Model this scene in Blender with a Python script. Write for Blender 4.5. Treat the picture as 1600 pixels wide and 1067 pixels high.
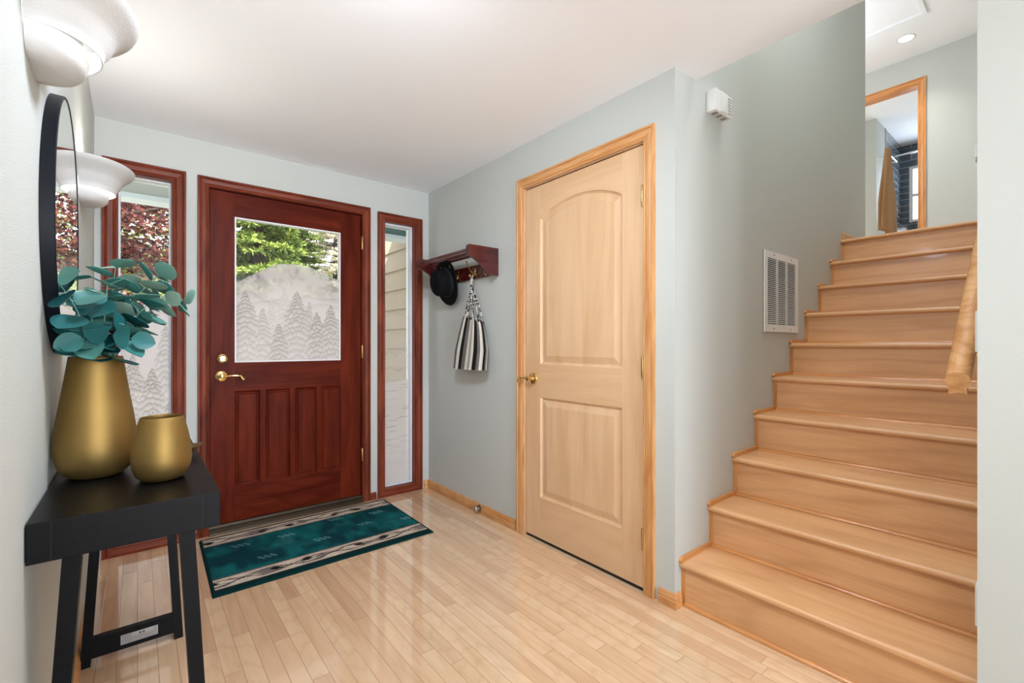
import bpy, bmesh, math, random
import numpy as np
from mathutils import Vector, Matrix, noise
for o in list(bpy.data.objects): bpy.data.objects.remove(o)
S = bpy.context.scene; C = S.collection
PI = math.pi; rad = math.radians
# ------------------------------------------------------------------ camera
F_PX, YAW, V0, H = 717.6, 39.2, 537.3, 1.135
cam = bpy.data.cameras.new('camera'); camo = bpy.data.objects.new('camera', cam); C.objects.link(camo)
cam.sensor_width = 36; cam.lens = 36*F_PX/1600
cam.shift_y = (V0-533.5)/1600
cam.clip_start = 0.02
camo.location = (0, 0, H); camo.rotation_euler = (PI/2, 0, -rad(YAW))
S.camera = camo
# ------------------------------------------------------------------ light and exposure
S.view_settings.view_transform = 'Standard'; S.view_settings.look = 'None'
S.view_settings.gamma = 1; S.view_settings.use_curve_mapping = False
S.view_settings.exposure = 1.40
W = bpy.data.worlds.new('sky'); S.world = W; W.use_nodes = True
bg = W.node_tree.nodes['Background']; bg.inputs[0].default_value = (0.86, 0.93, 1.0, 1); bg.inputs[1].default_value = 1.7
def sun(name, energy, d, ang=1.0, col=(1, .95, .86)):
    l = bpy.data.lights.new(name, 'SUN'); l.energy = energy; l.angle = rad(ang); l.color = col
    o = bpy.data.objects.new(name, l); C.objects.link(o); o.rotation_euler = Vector(d).to_track_quat('-Z', 'Y').to_euler()
sun('sun', 6.0, (.35, .62, -.8))
def area(name, loc, d, sx, sy, e, col=(1, 1, 1)):
    l = bpy.data.lights.new(name, 'AREA'); l.shape = 'RECTANGLE'; l.size = sx; l.size_y = sy; l.energy = e; l.color = col
    o = bpy.data.objects.new(name, l); C.objects.link(o); o.location = loc
    o.rotation_euler = Vector(d).to_track_quat('-Z', 'Y').to_euler(); return o
def point(name, loc, e, r=.03, col=(1, .87, .7)):
    l = bpy.data.lights.new(name, 'POINT'); l.energy = e; l.shadow_soft_size = r; l.color = col
    o = bpy.data.objects.new(name, l); C.objects.link(o); o.location = loc; return o
FILL_COOL = (.82, .94, 1.12)
area('fill_rear', (.95, -3.55, 1.35), (-.05, 1, .12), 1.2, 2.1, 22, FILL_COOL)  # added fill for the hall, set in an unseen rear opening
area('fill_side', (-3.9, -1.9, 1.35), (1, .15, 0), 2.6, 2.1, 3, FILL_COOL)  # added weak fill from the unseen side room
area('fill_entry', (.5, 1.1, 2.22), (.2, .3, -1), .36, .36, 8.5, (.87, .96, 1.1))  # added overhead fill just out of view, no fixture here
l = bpy.data.lights.new('fill_ceiling_spot', 'SPOT'); l.energy = 50; l.spot_size = rad(90); l.spot_blend = 1; l.shadow_soft_size = .2; l.color = (.88, .96, 1.1)  # added spot behind the camera, brightens ceiling and upper walls
o = bpy.data.objects.new('fill_ceiling_spot', l); C.objects.link(o); o.location = (.35, -2.0, 1.1); o.rotation_euler = Vector((.12, 1, .36)).to_track_quat('-Z', 'Y').to_euler()
area('fill_stairwell', (2.5, .63, 4.2), (.25, 0, -1), .8, .6, 14, (.95, .97, 1))  # added fill for risers and stair wall, hidden above the lower ceiling
point('fill_upper_hall', (5.2, 1.9, 3.35), 14, .25, (.93, .97, 1.03))  # added fill lifting the upper hall and its ceiling, no fixture
area('bath_window_light', (9.2, 1.2, 3.5), (-1, 0, 0), .8, .8, 5, (.85, .95, 1.1))
# ------------------------------------------------------------------ dimensions
XR, YF, YC, ZC, XE, YR = 1.79, 3.243, 1.087, 2.327, 1.955, .17
def xl(y): return -.175 + (3.243-y)*.0083          # left wall is a hair out of square
ZU, ZUC = 1.9, 4.24
# ------------------------------------------------------------------ materials
def sc(r, g, b):
    f = lambda c: c/12.92 if c <= .04045 else ((c+.055)/1.055)**2.4
    return (f(r/255), f(g/255), f(b/255), 1)
def mat(name, col, rough=.5, metal=0, spec=.5, coat=0, bump=0, bscale=200, var=0, vscale=3, detail=2):
    m = bpy.data.materials.new(name); m.use_nodes = True; n = m.node_tree; b = n.nodes['Principled BSDF']
    b.inputs['Base Color'].default_value = col; b.inputs['Roughness'].default_value = rough
    b.inputs['Metallic'].default_value = metal; b.inputs['Specular IOR Level'].default_value = spec
    b.inputs['Coat Weight'].default_value = coat; b.inputs['Coat Roughness'].default_value = .08
    tc = n.nodes.new('ShaderNodeTexCoord')
    if var:
        t = n.nodes.new('ShaderNodeTexNoise'); t.inputs['Scale'].default_value = vscale; t.inputs['Detail'].default_value = detail
        n.links.new(tc.outputs['Object'], t.inputs['Vector'])
        mx = n.nodes.new('ShaderNodeMix'); mx.data_type = 'RGBA'
        mx.inputs[6].default_value = tuple(c*(1-var) for c in col[:3])+(1,); mx.inputs[7].default_value = tuple(min(1, c*(1+var)) for c in col[:3])+(1,)
        n.links.new(t.outputs['Fac'], mx.inputs[0]); n.links.new(mx.outputs[2], b.inputs['Base Color'])
    if bump:
        t = n.nodes.new('ShaderNodeTexNoise'); t.inputs['Scale'].default_value = bscale; t.inputs['Detail'].default_value = 3
        n.links.new(tc.outputs['Object'], t.inputs['Vector'])
        bp = n.nodes.new('ShaderNodeBump'); bp.inputs['Strength'].default_value = bump; bp.inputs['Distance'].default_value = .002
        n.links.new(t.outputs['Fac'], bp.inputs['Height']); n.links.new(bp.outputs['Normal'], b.inputs['Normal'])
    return m
def wood(name, c1, c2, axis, rough=.35, coat=0, scale=1.0, fine=.5, dark=None, spec=.5, wave=.3):
    """procedural timber; axis = grain direction in object space"""
    m = bpy.data.materials.new(name); m.use_nodes = True; n = m.node_tree; b = n.nodes['Principled BSDF']; L = n.links.new
    b.inputs['Roughness'].default_value = rough; b.inputs['Specular IOR Level'].default_value = spec; b.inputs['Coat Weight'].default_value = coat; b.inputs['Coat Roughness'].default_value = .06
    tc = n.nodes.new('ShaderNodeTexCoord')
    def stretch(k, cross):
        mp = n.nodes.new('ShaderNodeMapping'); s = [cross]*3; s['xyz'.index(axis)] = k; mp.inputs['Scale'].default_value = s
        L(tc.outputs['Object'], mp.inputs['Vector']); return mp
    a = n.nodes.new('ShaderNodeTexNoise'); a.inputs['Scale'].default_value = 1; a.inputs['Detail'].default_value = 4; a.inputs['Distortion'].default_value = 1.2
    L(stretch(1.2*scale, 9*scale).outputs[0], a.inputs['Vector'])
    f = n.nodes.new('ShaderNodeTexNoise'); f.inputs['Scale'].default_value = 1; f.inputs['Detail'].default_value = 3
    L(stretch(6*scale, 160*scale).outputs[0], f.inputs['Vector'])
    ad = n.nodes.new('ShaderNodeMath'); ad.operation = 'MULTIPLY_ADD'; ad.inputs[1].default_value = fine
    L(f.outputs['Fac'], ad.inputs[0]); L(a.outputs['Fac'], ad.inputs[2])
    r = n.nodes.new('ShaderNodeValToRGB'); r.color_ramp.elements[0].position = .38+fine*.3; r.color_ramp.elements[1].position = .62+fine*.6
    r.color_ramp.elements[0].color = c2; r.color_ramp.elements[1].color = c1
    L(ad.outputs[0], r.inputs[0]); out = r.outputs[0]
    # thin cathedral lines
    w = n.nodes.new('ShaderNodeTexWave'); w.wave_type = 'RINGS'; w.rings_direction = {'x': 'Y', 'y': 'X', 'z': 'X'}[axis]
    w.inputs['Scale'].default_value = 1; w.inputs['Distortion'].default_value = 9; w.inputs['Detail'].default_value = 1.5; w.inputs['Detail Scale'].default_value = 1.1
    L(stretch(1.0*scale, 4.5*scale).outputs[0], w.inputs['Vector'])
    pw = n.nodes.new('ShaderNodeMath'); pw.operation = 'POWER'; pw.inputs[1].default_value = 5; L(w.outputs['Fac'], pw.inputs[0])
    ml = n.nodes.new('ShaderNodeMath'); ml.operation = 'MULTIPLY'; ml.inputs[1].default_value = wave; L(pw.outputs[0], ml.inputs[0])
    mx = n.nodes.new('ShaderNodeMix'); mx.data_type = 'RGBA'; L(ml.outputs[0], mx.inputs[0]); L(out, mx.inputs[6])
    mx.inputs[7].default_value = dark or tuple(c*.72 for c in c2[:3])+(1,)
    L(mx.outputs[2], b.inputs['Base Color'])
    return m
M = {}
M['wall'] = mat('wall_paint', sc(199, 202, 196), .62, spec=.3, bump=.35, bscale=260)
M['ceil'] = mat('ceiling_paint', sc(248, 251, 255), .8, spec=.2, bump=.2, bscale=150)
M['white'] = mat('white_paint', sc(235, 235, 232), .45)
M['plaster'] = mat('white_plaster', sc(208, 207, 204), .7, bump=.35, bscale=220)
M['black'] = mat('black_lacquer', sc(9, 9, 10), .36, spec=.13, bump=.15, bscale=60, var=.25, vscale=30)
M['blackmetal'] = mat('black_frame', sc(12, 15, 22), .45, spec=.2)
M['gold'] = mat('brushed_gold', sc(150, 121, 68), .52, metal=.9, bump=.12, bscale=900, var=.14, vscale=10, detail=5)
M['brass'] = mat('polished_brass', sc(232, 200, 130), .14, metal=1)
M['nickel'] = mat('satin_metal', sc(190, 185, 175), .25, metal=1)
M['hinge'] = mat('hinge_brass', sc(190, 160, 105), .3, metal=1)
M['chrome'] = mat('chrome', sc(225, 228, 230), .06, metal=1)
M['bronze'] = mat('bronze_sill', sc(70, 58, 44), .35, metal=.6)
M['inside'] = mat('dark_gap_fill', sc(35, 24, 12), .8)
for a in 'xyz':
    M['cherry_'+a] = wood('cherry_door_'+a, sc(106, 38, 20), sc(76, 22, 9), a, .38, 0, 1.2, .35, spec=.07)
    M['cherryc_'+a] = wood('cherry_casing_'+a, sc(134, 62, 38), sc(92, 34, 18), a, .4, 0, 1.6, .6, spec=.25)
    M['fir_'+a] = wood('fir_casing_'+a, sc(226, 172, 114), sc(200, 134, 76), a, .45, .0, 2.0, .55, spec=.35)
    M['maple_'+a] = wood('maple_door_'+a, sc(228, 190, 148), sc(217, 175, 131), a, .4, .2, .9, .3, dark=sc(205, 160, 115), wave=.10)
    M['stair_'+a] = wood('stair_maple_'+a, sc(226, 175, 126), sc(209, 155, 105), a, .34, .12, .9, .45, dark=sc(150, 92, 50), wave=.17)
    M['trimst_'+a] = wood('stair_trim_'+a, sc(222, 156, 92), sc(198, 128, 64), a, .3, .3, 1.5, .5)
    M['mahog_'+a] = wood('rack_mahogany_'+a, sc(92, 30, 26), sc(62, 16, 16), a, .25, .4, 1.5, .4)

def floor_mat():
    m = bpy.data.materials.new('maple_strip_floor'); m.use_nodes = True; n = m.node_tree; b = n.nodes['Principled BSDF']; L = n.links.new
    tc = n.nodes.new('ShaderNodeTexCoord'); sp = n.nodes.new('ShaderNodeSeparateXYZ'); L(tc.outputs['Object'], sp.inputs[0])
    def mth(op, *a, clamp=False):
        k = n.nodes.new('ShaderNodeMath'); k.operation = op; k.use_clamp = clamp
        for i, v in enumerate(a):
            if isinstance(v, (int, float)): k.inputs[i].default_value = v
            else: L(v, k.inputs[i])
        return k.outputs[0]
    def wn(v, dim='1D'):
        k = n.nodes.new('ShaderNodeTexWhiteNoise'); k.noise_dimensions = dim; L(v, k.inputs['W' if dim == '1D' else 'Vector']); return k
    xs = mth('DIVIDE', sp.outputs[0], .0572); col = mth('FLOOR', xs); fx = mth('FRACT', xs)
    w1 = wn(col); ln = mth('MULTIPLY_ADD', w1.outputs['Value'], .45, .62)
    ys = mth('DIVIDE', mth('MULTIPLY_ADD', w1.outputs['Value'], 7.31, sp.outputs[1]), ln)
    row = mth('FLOOR', ys); fy = mth('FRACT', ys)
    cb = n.nodes.new('ShaderNodeCombineXYZ'); L(col, cb.inputs[0]); L(row, cb.inputs[1])
    w2 = wn(cb.outputs[0], '2D')
    ex = mth('MINIMUM', fx, mth('SUBTRACT', 1, fx)); ey = mth('MULTIPLY', mth('MINIMUM', fy, mth('SUBTRACT', 1, fy)), mth('DIVIDE', ln, .0572))
    gap = mth('SUBTRACT', 1, mth('DIVIDE', mth('MINIMUM', ex, ey), .028, clamp=True), clamp=True)
    # grain
    ofs = n.nodes.new('ShaderNodeVectorMath'); ofs.operation = 'MULTIPLY_ADD'; L(w2.outputs['Color'], ofs.inputs[0]); ofs.inputs[1].default_value = (30, 30, 30); L(tc.outputs['Object'], ofs.inputs[2])
    mp = n.nodes.new('ShaderNodeMapping'); mp.inputs['Scale'].default_value = (28, 2.6, 1); L(ofs.outputs[0], mp.inputs[0])
    g = n.nodes.new('ShaderNodeTexNoise'); g.inputs['Scale'].default_value = 1; g.inputs['Detail'].default_value = 5; g.inputs['Distortion'].default_value = .5; L(mp.outputs[0], g.inputs['Vector'])
    mp2 = n.nodes.new('ShaderNodeMapping'); mp2.inputs['Scale'].default_value = (9, 1.6, 1); L(ofs.outputs[0], mp2.inputs[0])
    wv = n.nodes.new('ShaderNodeTexWave'); wv.wave_type = 'RINGS'; wv.inputs['Scale'].default_value = 2; wv.inputs['Distortion'].default_value = 6; wv.inputs['Detail'].default_value = 2; L(mp2.outputs[0], wv.inputs['Vector'])
    r = n.nodes.new('ShaderNodeValToRGB'); e = r.color_ramp.elements
    e[0].position = 0; e[0].color = sc(212, 172, 136); e[1].position = 1; e[1].color = sc(233, 200, 162)
    for p, c in ((.10, (219, 180, 142)), (.4, (225, 188, 150)), (.75, (229, 194, 155))):
        k = e.new(p); k.color = sc(*c)
    L(w2.outputs['Value'], r.inputs[0])
    mx = n.nodes.new('ShaderNodeMix'); mx.data_type = 'RGBA'; mx.blend_type = 'MULTIPLY'; mx.inputs[0].default_value = 1
    r2 = n.nodes.new('ShaderNodeValToRGB'); r2.color_ramp.elements[0].color = (.86, .82, .78, 1); r2.color_ramp.elements[0].position = .3; r2.color_ramp.elements[1].color = (1.0, 1.0, 1.0, 1); r2.color_ramp.elements[1].position = .6
    L(g.outputs['Fac'], r2.inputs[0]); L(r.outputs[0], mx.inputs[6]); L(r2.outputs[0], mx.inputs[7])
    pw = mth('MULTIPLY', mth('POWER', wv.outputs['Fac'], 6), mth('MULTIPLY', mth('GREATER_THAN', w2.outputs['Value'], .6), .13))
    m3 = n.nodes.new('ShaderNodeMix'); m3.data_type = 'RGBA'; L(pw, m3.inputs[0]); L(mx.outputs[2], m3.inputs[6]); m3.inputs[7].default_value = sc(170, 116, 78)
    m4 = n.nodes.new('ShaderNodeMix'); m4.data_type = 'RGBA'; L(mth('MULTIPLY', gap, .75), m4.inputs[0]); L(m3.outputs[2], m4.inputs[6]); m4.inputs[7].default_value = sc(150, 104, 66)
    L(m4.outputs[2], b.inputs['Base Color'])
    b.inputs['Roughness'].default_value = .12; b.inputs['Specular IOR Level'].default_value = .55
    b.inputs['Coat Weight'].default_value = 1.0; b.inputs['Coat Roughness'].default_value = .04
    bp = n.nodes.new('ShaderNodeBump'); bp.inputs['Strength'].default_value = .35; bp.inputs['Distance'].default_value = .0012
    tilt = mth('MULTIPLY_ADD', mth('SUBTRACT', w2.outputs['Value'], .5), .3, mth('MULTIPLY', gap, -1)); L(tilt, bp.inputs['Height'])
    L(bp.outputs['Normal'], b.inputs['Normal']); L(bp.outputs['Normal'], b.inputs['Coat Normal'])
    return m
M['floor'] = floor_mat()

def glass_mat():
    m = bpy.data.materials.new('clear_glass'); m.use_nodes = True; n = m.node_tree; n.nodes.clear(); L = n.links.new
    o = n.nodes.new('ShaderNodeOutputMaterial'); t = n.nodes.new('ShaderNodeBsdfTransparent'); t.inputs[0].default_value = (.97, .98, .97, 1)
    g = n.nodes.new('ShaderNodeBsdfGlossy'); g.inputs['Roughness'].default_value = .02; fr = n.nodes.new('ShaderNodeFresnel'); fr.inputs[0].default_value = 1.3
    mx = n.nodes.new('ShaderNodeMixShader'); L(fr.outputs[0], mx.inputs[0]); L(t.outputs[0], mx.inputs[1]); L(g.outputs[0], mx.inputs[2]); L(mx.outputs[0], o.inputs[0]); return m
M['glass'] = glass_mat()
def etched_mat():
    """sand-blasted glass: attribute etch.r = how deeply frosted, etch.g = tone of the carved design"""
    m = bpy.data.materials.new('etched_glass'); m.use_nodes = True; n = m.node_tree; n.nodes.clear(); L = n.links.new
    o = n.nodes.new('ShaderNodeOutputMaterial'); at = n.nodes.new('ShaderNodeAttribute'); at.attribute_name = 'etch'
    sp = n.nodes.new('ShaderNodeSeparateColor'); L(at.outputs['Color'], sp.inputs[0])
    t = n.nodes.new('ShaderNodeBsdfTransparent'); t.inputs[0].default_value = (.97, .98, .97, 1)
    g = n.nodes.new('ShaderNodeBsdfGlossy'); g.inputs['Roughness'].default_value = .02; fr = n.nodes.new('ShaderNodeFresnel'); fr.inputs[0].default_value = 1.3
    cl = n.nodes.new('ShaderNodeMixShader'); L(fr.outputs[0], cl.inputs[0]); L(t.outputs[0], cl.inputs[1]); L(g.outputs[0], cl.inputs[2])
    cm = n.nodes.new('ShaderNodeMix'); cm.data_type = 'RGBA'; L(sp.outputs[1], cm.inputs[0]); cm.inputs[6].default_value = sc(118, 110, 100); cm.inputs[7].default_value = sc(244, 236, 236)
    tr = n.nodes.new('ShaderNodeBsdfTranslucent'); L(cm.outputs[2], tr.inputs[0]); df = n.nodes.new('ShaderNodeBsdfDiffuse'); L(cm.outputs[2], df.inputs[0])
    fm = n.nodes.new('ShaderNodeMixShader'); fm.inputs[0].default_value = .45; L(tr.outputs[0], fm.inputs[1]); L(df.outputs[0], fm.inputs[2])
    mx = n.nodes.new('ShaderNodeMixShader'); L(sp.outputs[0], mx.inputs[0]); L(cl.outputs[0], mx.inputs[1]); L(fm.outputs[0], mx.inputs[2]); L(mx.outputs[0], o.inputs[0]); return m
M['etched'] = etched_mat()
def emis(name, col, s):
    m = bpy.data.materials.new(name); m.use_nodes = True; n = m.node_tree; b = n.nodes['Principled BSDF']
    b.inputs['Emission Color'].default_value = col; b.inputs['Emission Strength'].default_value = s; b.inputs['Base Color'].default_value = col; return m
M['bulb'] = emis('lamp_glow', (1, .93, .82, 1), 3)
def leaf_mat(name, c1, c2, c3, trans=.3, rough=.5, scale=40):
    m = bpy.data.materials.new(name); m.use_nodes = True; n = m.node_tree; L = n.links.new; b = n.nodes['Principled BSDF']; o = n.nodes['Material Output']
    gi = n.nodes.new('ShaderNodeNewGeometry'); r = n.nodes.new('ShaderNodeValToRGB'); e = r.color_ramp.elements
    e[0].color = c1; e[1].color = c3; k = e.new(.5); k.color = c2
    L(gi.outputs['Random Per Island'], r.inputs[0]); L(r.outputs[0], b.inputs['Base Color']); b.inputs['Roughness'].default_value = rough
    t = n.nodes.new('ShaderNodeBsdfTranslucent'); L(r.outputs[0], t.inputs[0]); mx = n.nodes.new('ShaderNodeMixShader'); mx.inputs[0].default_value = trans
    L(b.outputs[0], mx.inputs[1]); L(t.outputs[0], mx.inputs[2]); L(mx.outputs[0], o.inputs[0]); return m
# ------------------------------------------------------------------ mesh helpers
class MB:
    def __init__(s): s.v = []; s.f = []; s.m = []; s.mats = []
    def mi(s, m):
        if m is None: return 0
        if m not in s.mats: s.mats.append(m)
        return s.mats.index(m)
    def poly(s, pts, m=None):
        i = len(s.v); s.v += [tuple(p) for p in pts]; s.f.append(tuple(range(i, i+len(pts)))); s.m.append(s.mi(m))
    def box(s, x0, x1, y0, y1, z0, z1, m=None, bev=0, T=None):
        x0, x1 = sorted((x0, x1)); y0, y1 = sorted((y0, y1)); z0, z1 = sorted((z0, z1))
        k = s.mi(m); i0 = len(s.v)
        if bev <= 0:
            P = [(x0,y0,z0),(x1,y0,z0),(x1,y1,z0),(x0,y1,z0),(x0,y0,z1),(x1,y0,z1),(x1,y1,z1),(x0,y1,z1)]
            Fs = [(0,3,2,1),(4,5,6,7),(0,1,5,4),(1,2,6,5),(2,3,7,6),(3,0,4,7)]
        else:
            bm = bmesh.new(); bmesh.ops.create_cube(bm, size=1)
            for v in bm.verts:
                v.co = Vector(((x0+x1)/2+v.co.x*(x1-x0), (y0+y1)/2+v.co.y*(y1-y0), (z0+z1)/2+v.co.z*(z1-z0)))
            bmesh.ops.bevel(bm, geom=bm.edges[:], offset=bev, segments=2, affect='EDGES', profile=.6)
            P = [tuple(v.co) for v in bm.verts]; bm.verts.index_update(); Fs = [tuple(v.index for v in f.verts) for f in bm.faces]; bm.free()
        if T: P = [tuple(T(*p)) for p in P]
        s.v += P
        for f in Fs: s.f.append(tuple(i0+j for j in f)); s.m.append(k)
    def loops(s, rings, m=None, cap0=False, cap1=False, closed=True, wrap=False):
        """rings: lists of points with equal counts, joined in order"""
        k = s.mi(m); n = len(rings[0]); i0 = len(s.v)
        for r in rings: s.v += [tuple(p) for p in r]
        R = len(rings)
        for a in range(R if wrap else R-1):
            b = (a+1) % R
            for j in range(n if closed else n-1):
                j2 = (j+1) % n
                s.f.append((i0+a*n+j, i0+a*n+j2, i0+b*n+j2, i0+b*n+j)); s.m.append(k)
        if cap0: s.f.append(tuple(i0+j for j in range(n))[::-1]); s.m.append(k)
        if cap1: s.f.append(tuple(i0+(R-1)*n+j for j in range(n))); s.m.append(k)
    def lathe(s, prof, c=(0, 0, 0), m=None, seg=48, axis='z', cap=True, T=None):
        rings = []
        for r, h in prof:
            ring = []
            for j in range(seg):
                a = 2*PI*j/seg; p = (r*math.cos(a), r*math.sin(a), h)
                if axis == 'x': p = (h, r*math.cos(a), r*math.sin(a))
                if axis == 'y': p = (r*math.cos(a), h, r*math.sin(a))
                p = (p[0]+c[0], p[1]+c[1], p[2]+c[2]); ring.append(T(*p) if T else p)
            rings.append(ring)
        s.loops(rings, m, cap, cap)
    def tube(s, pts, r, m=None, seg=10, cap=True):
        pts = [Vector(p) for p in pts]; rr = r if isinstance(r, (list, tuple)) else [r]*len(pts); rings = []; up = None
        for i, p in enumerate(pts):
            t = (pts[min(i+1, len(pts)-1)]-pts[max(i-1, 0)]).normalized()
            if up is None: up = Vector((0, 0, 1)) if abs(t.z) < .9 else Vector((1, 0, 0))
            sd = t.cross(up).normalized(); up = sd.cross(t).normalized()
            rings.append([p+(sd*math.cos(2*PI*j/seg)+up*math.sin(2*PI*j/seg))*rr[i] for j in range(seg)])
        s.loops(rings, m, cap, cap)
    def prism(s, pts2, f0, f1, m=None):
        """extrude the outline pts2 between maps f0(a,b) and f1(a,b)"""
        s.loops([[f0(*p) for p in pts2], [f1(*p) for p in pts2]], m, True, True)
    def build(s, name, parent=None, smooth=False, m=None, ang=35):
        me = bpy.data.meshes.new(name); me.from_pydata(s.v, [], s.f)
        for k in (s.mats or ([m] if m else [])): me.materials.append(k)
        if s.mats: me.polygons.foreach_set('material_index', s.m)
        bm = bmesh.new(); bm.from_mesh(me)
        if len(bm.faces) < 60000: bmesh.ops.recalc_face_normals(bm, faces=bm.faces[:])
        bm.to_mesh(me); bm.free()
        if smooth: me.shade_smooth(); me.set_sharp_from_angle(angle=rad(ang))
        me.update(); o = bpy.data.objects.new(name, me); C.objects.link(o)
        if parent: o.parent = parent; o.matrix_parent_inverse = Matrix.Identity(4)
        return o
def tag(o, label=None, cat=None, group=None, kind=None):
    if label: o['label'] = label
    if cat: o['category'] = cat
    if group: o['group'] = group
    if kind: o['kind'] = kind
    return o
def empty(name, loc=(0, 0, 0)):
    o = bpy.data.objects.new(name, None); C.objects.link(o); o.location = loc; o.empty_display_size = .1; return o
def rebase(root, loc):
    """move a thing's origin to its base, keeping every part where it stands"""
    d = Vector(loc); root.location = d
    for ch in root.children: ch.location = ch.location - d
def struct(name, mb, label, cat, parent=None, **k):
    return tag(mb.build(name, parent, **k), label, cat, kind='structure')
# ================================================================== SETTING
b = MB(); b.box(-4.2, XR+.03, -3.7, YF+.02, -.12, 0, M['floor']); b.box(XR+.03, 5, YR-.02, YC+.05, -.12, 0, M['floor'])
struct('floor', b, 'glossy pale maple strip floor of the entry hall', 'floor')
# ceiling
b = MB(); b.box(-4.2, XR+.1, -3.7, YF+.16, ZC, ZC+.3, M['ceil']); b.box(XR+.1, XE, YR-.02, YC+.12, ZC, ZC+.3, M['ceil'])
struct('ceiling', b, 'white flat ceiling over the entry hall', 'ceiling')
# left wall, front wall with three openings
b = MB()
P = [(xl(YF+.15), YF+.15), (xl(-.45), -.45), (xl(-.45)-.14, -.45), (xl(YF+.15)-.14, YF+.15)]
b.prism(P, lambda x, y: (x, y, 0), lambda x, y: (x, y, ZC), M['wall'])
struct('wall_left', b, 'pale grey wall on the left carrying mirror and sconces', 'wall')
OPEN = [(-.092, .163, .045, 2.07), (.315, 1.266, 0, 2.075), (1.415, 1.681, .045, 2.06)]
b = MB(); x = -.33; Y1 = YF+.15
for x0, x1, z0, z1 in OPEN:
    b.box(x, x0, YF, Y1, 0, ZC, M['wall']); b.box(x0, x1, YF, Y1, z1, ZC, M['wall'])
    if z0 > 0: b.box(x0, x1, YF, Y1, 0, z0, M['wall'])
    x = x1
b.box(x, XR+.12, YF, Y1, 0, ZC, M['wall'])
struct('wall_front', b, 'pale grey wall around the red entry door and sidelights', 'wall')
# right wall with the closet doorway, turning the corner into the stairwell
DY0, DY1, DZ = 1.247, 2.068, 2.052
b = MB()
b.box(XR, XR+.12, DY1+.004, YF, 0, ZC, M['wall']); b.box(XR, XR+.12, YC, DY0-.004, 0, ZC, M['wall']); b.box(XR, XR+.12, DY0-.004, DY1+.004, DZ+.004, ZC, M['wall'])
b.box(XR+.12, XE, YC, YC+.12, 0, ZC, M['wall'])
struct('wall_right', b, 'pale grey wall holding the maple closet door and coat rack', 'wall')
b = MB(); b.box(XE, 4.623, YC, YC+.12, 0, ZUC, M['wall']); b.box(4.503, 4.623, YC+.12, 3.6, ZU, ZUC, M['wall'])
struct('wall_stairwell', b, 'tall grey wall beside the stairs with the white vent', 'wall')
b = MB(); b.box(XR, XR+.12, -3.7, YR, 0, ZC, M['wall']); b.box(XR+.12, XE, YR-.12, YR, 0, ZC, M['wall']); b.box(XE, 7, YR-.12, YR, 0, ZUC, M['wall'])
struct('wall_near', b, 'pale wall at the right edge, closest to the viewer', 'wall')
b = MB(); b.box(XE-.1, XE, YR, YC, ZC+.3, ZUC, M['wall']); struct('wall_upper', b, 'wall closing the stairwell above the hall ceiling', 'wall')
# rear part of the house, behind the viewer
b = MB()
b.box(-4.2, -.1, -3.7, -3.58, 0, ZC, M['wall']); b.box(1.6, XR, -3.7, -3.58, 0, ZC, M['wall']); b.box(-.1, 1.6, -3.7, -3.58, 0, .25, M['wall'])
struct('wall_back', b, 'rear wall with a wide window, behind the viewer', 'wall')
b = MB(); b.box(-4.2, -4.08, -3.7, -3.3, 0, ZC, M['wall']); b.box(-4.2, -4.08, -.5, -.31, 0, ZC, M['wall']); b.box(-4.2, -4.08, -3.3, -.5, 0, .25, M['wall'])
b.box(-4.2, xl(-.45)-.14, -.45, -.31, 0, ZC, M['wall'])
struct('wall_side', b, 'side wall of the adjoining room behind the viewer', 'wall')
# upper hall
b = MB(); b.box(4.03, 9.5, YR, 3.6, ZU-.2, ZU, M['floor']); struct('floor_upper', b, 'maple floor of the upper hall', 'floor')
BY0, BY1, BZ = 1.055, 1.80, 3.93
b = MB(); XU = 6.5
b.box(XU, XU+.12, YR, BY0, ZU, ZUC, M['wall']); b.box(XU, XU+.12, BY1, 3.6, ZU, ZUC, M['wall']); b.box(XU, XU+.12, BY0, BY1, BZ, ZUC, M['wall'])
struct('wall_upper_hall', b, 'grey wall at the top of the stairs around the doorway', 'wall')
b = MB(); b.box(XE-.1, XU+.12, YR-.12, 3.6, ZUC, ZUC+.1, M['ceil']); b.box(XU+.12, 9.6, .4, 3.6, ZUC, ZUC+.1, M['ceil'])
struct('ceiling_upper', b, 'white ceiling over the upper hall and bathroom', 'ceiling')
b = MB(); b.box(4.5, XU, 3.6, 3.7, ZU, ZUC, M['wall']); struct('wall_upper_end', b, 'end wall of the upper hall, out of view', 'wall')
# bathroom
def tile_mat():
    m = bpy.data.materials.new('dark_glass_tile'); m.use_nodes = True; n = m.node_tree; L = n.links.new; bb = n.nodes['Principled BSDF']
    tc = n.nodes.new('ShaderNodeTexCoord'); sp = n.nodes.new('ShaderNodeSeparateXYZ'); cb = n.nodes.new('ShaderNodeCombineXYZ'); ad = n.nodes.new('ShaderNodeMath'); ad.operation = 'ADD'
    L(tc.outputs['Object'], sp.inputs[0]); L(sp.outputs[0], ad.inputs[0]); L(sp.outputs[1], ad.inputs[1]); L(ad.outputs[0], cb.inputs[0]); L(sp.outputs[2], cb.inputs[1])
    br = n.nodes.new('ShaderNodeTexBrick'); L(cb.outputs[0], br.inputs['Vector']); br.inputs['Scale'].default_value = 1; br.inputs['Brick Width'].default_value = .3; br.inputs['Row Height'].default_value = .1
    br.inputs['Mortar Size'].default_value = .003; br.inputs['Color1'].default_value = sc(62, 74, 82); br.inputs['Color2'].default_value = sc(78, 90, 98); br.inputs['Mortar'].default_value = sc(190, 195, 198)
    L(br.outputs['Color'], bb.inputs['Base Color']); bb.inputs['Roughness'].default_value = .06; bb.inputs['Specular IOR Level'].default_value = .8; return m
M['tile'] = tile_mat()
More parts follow.
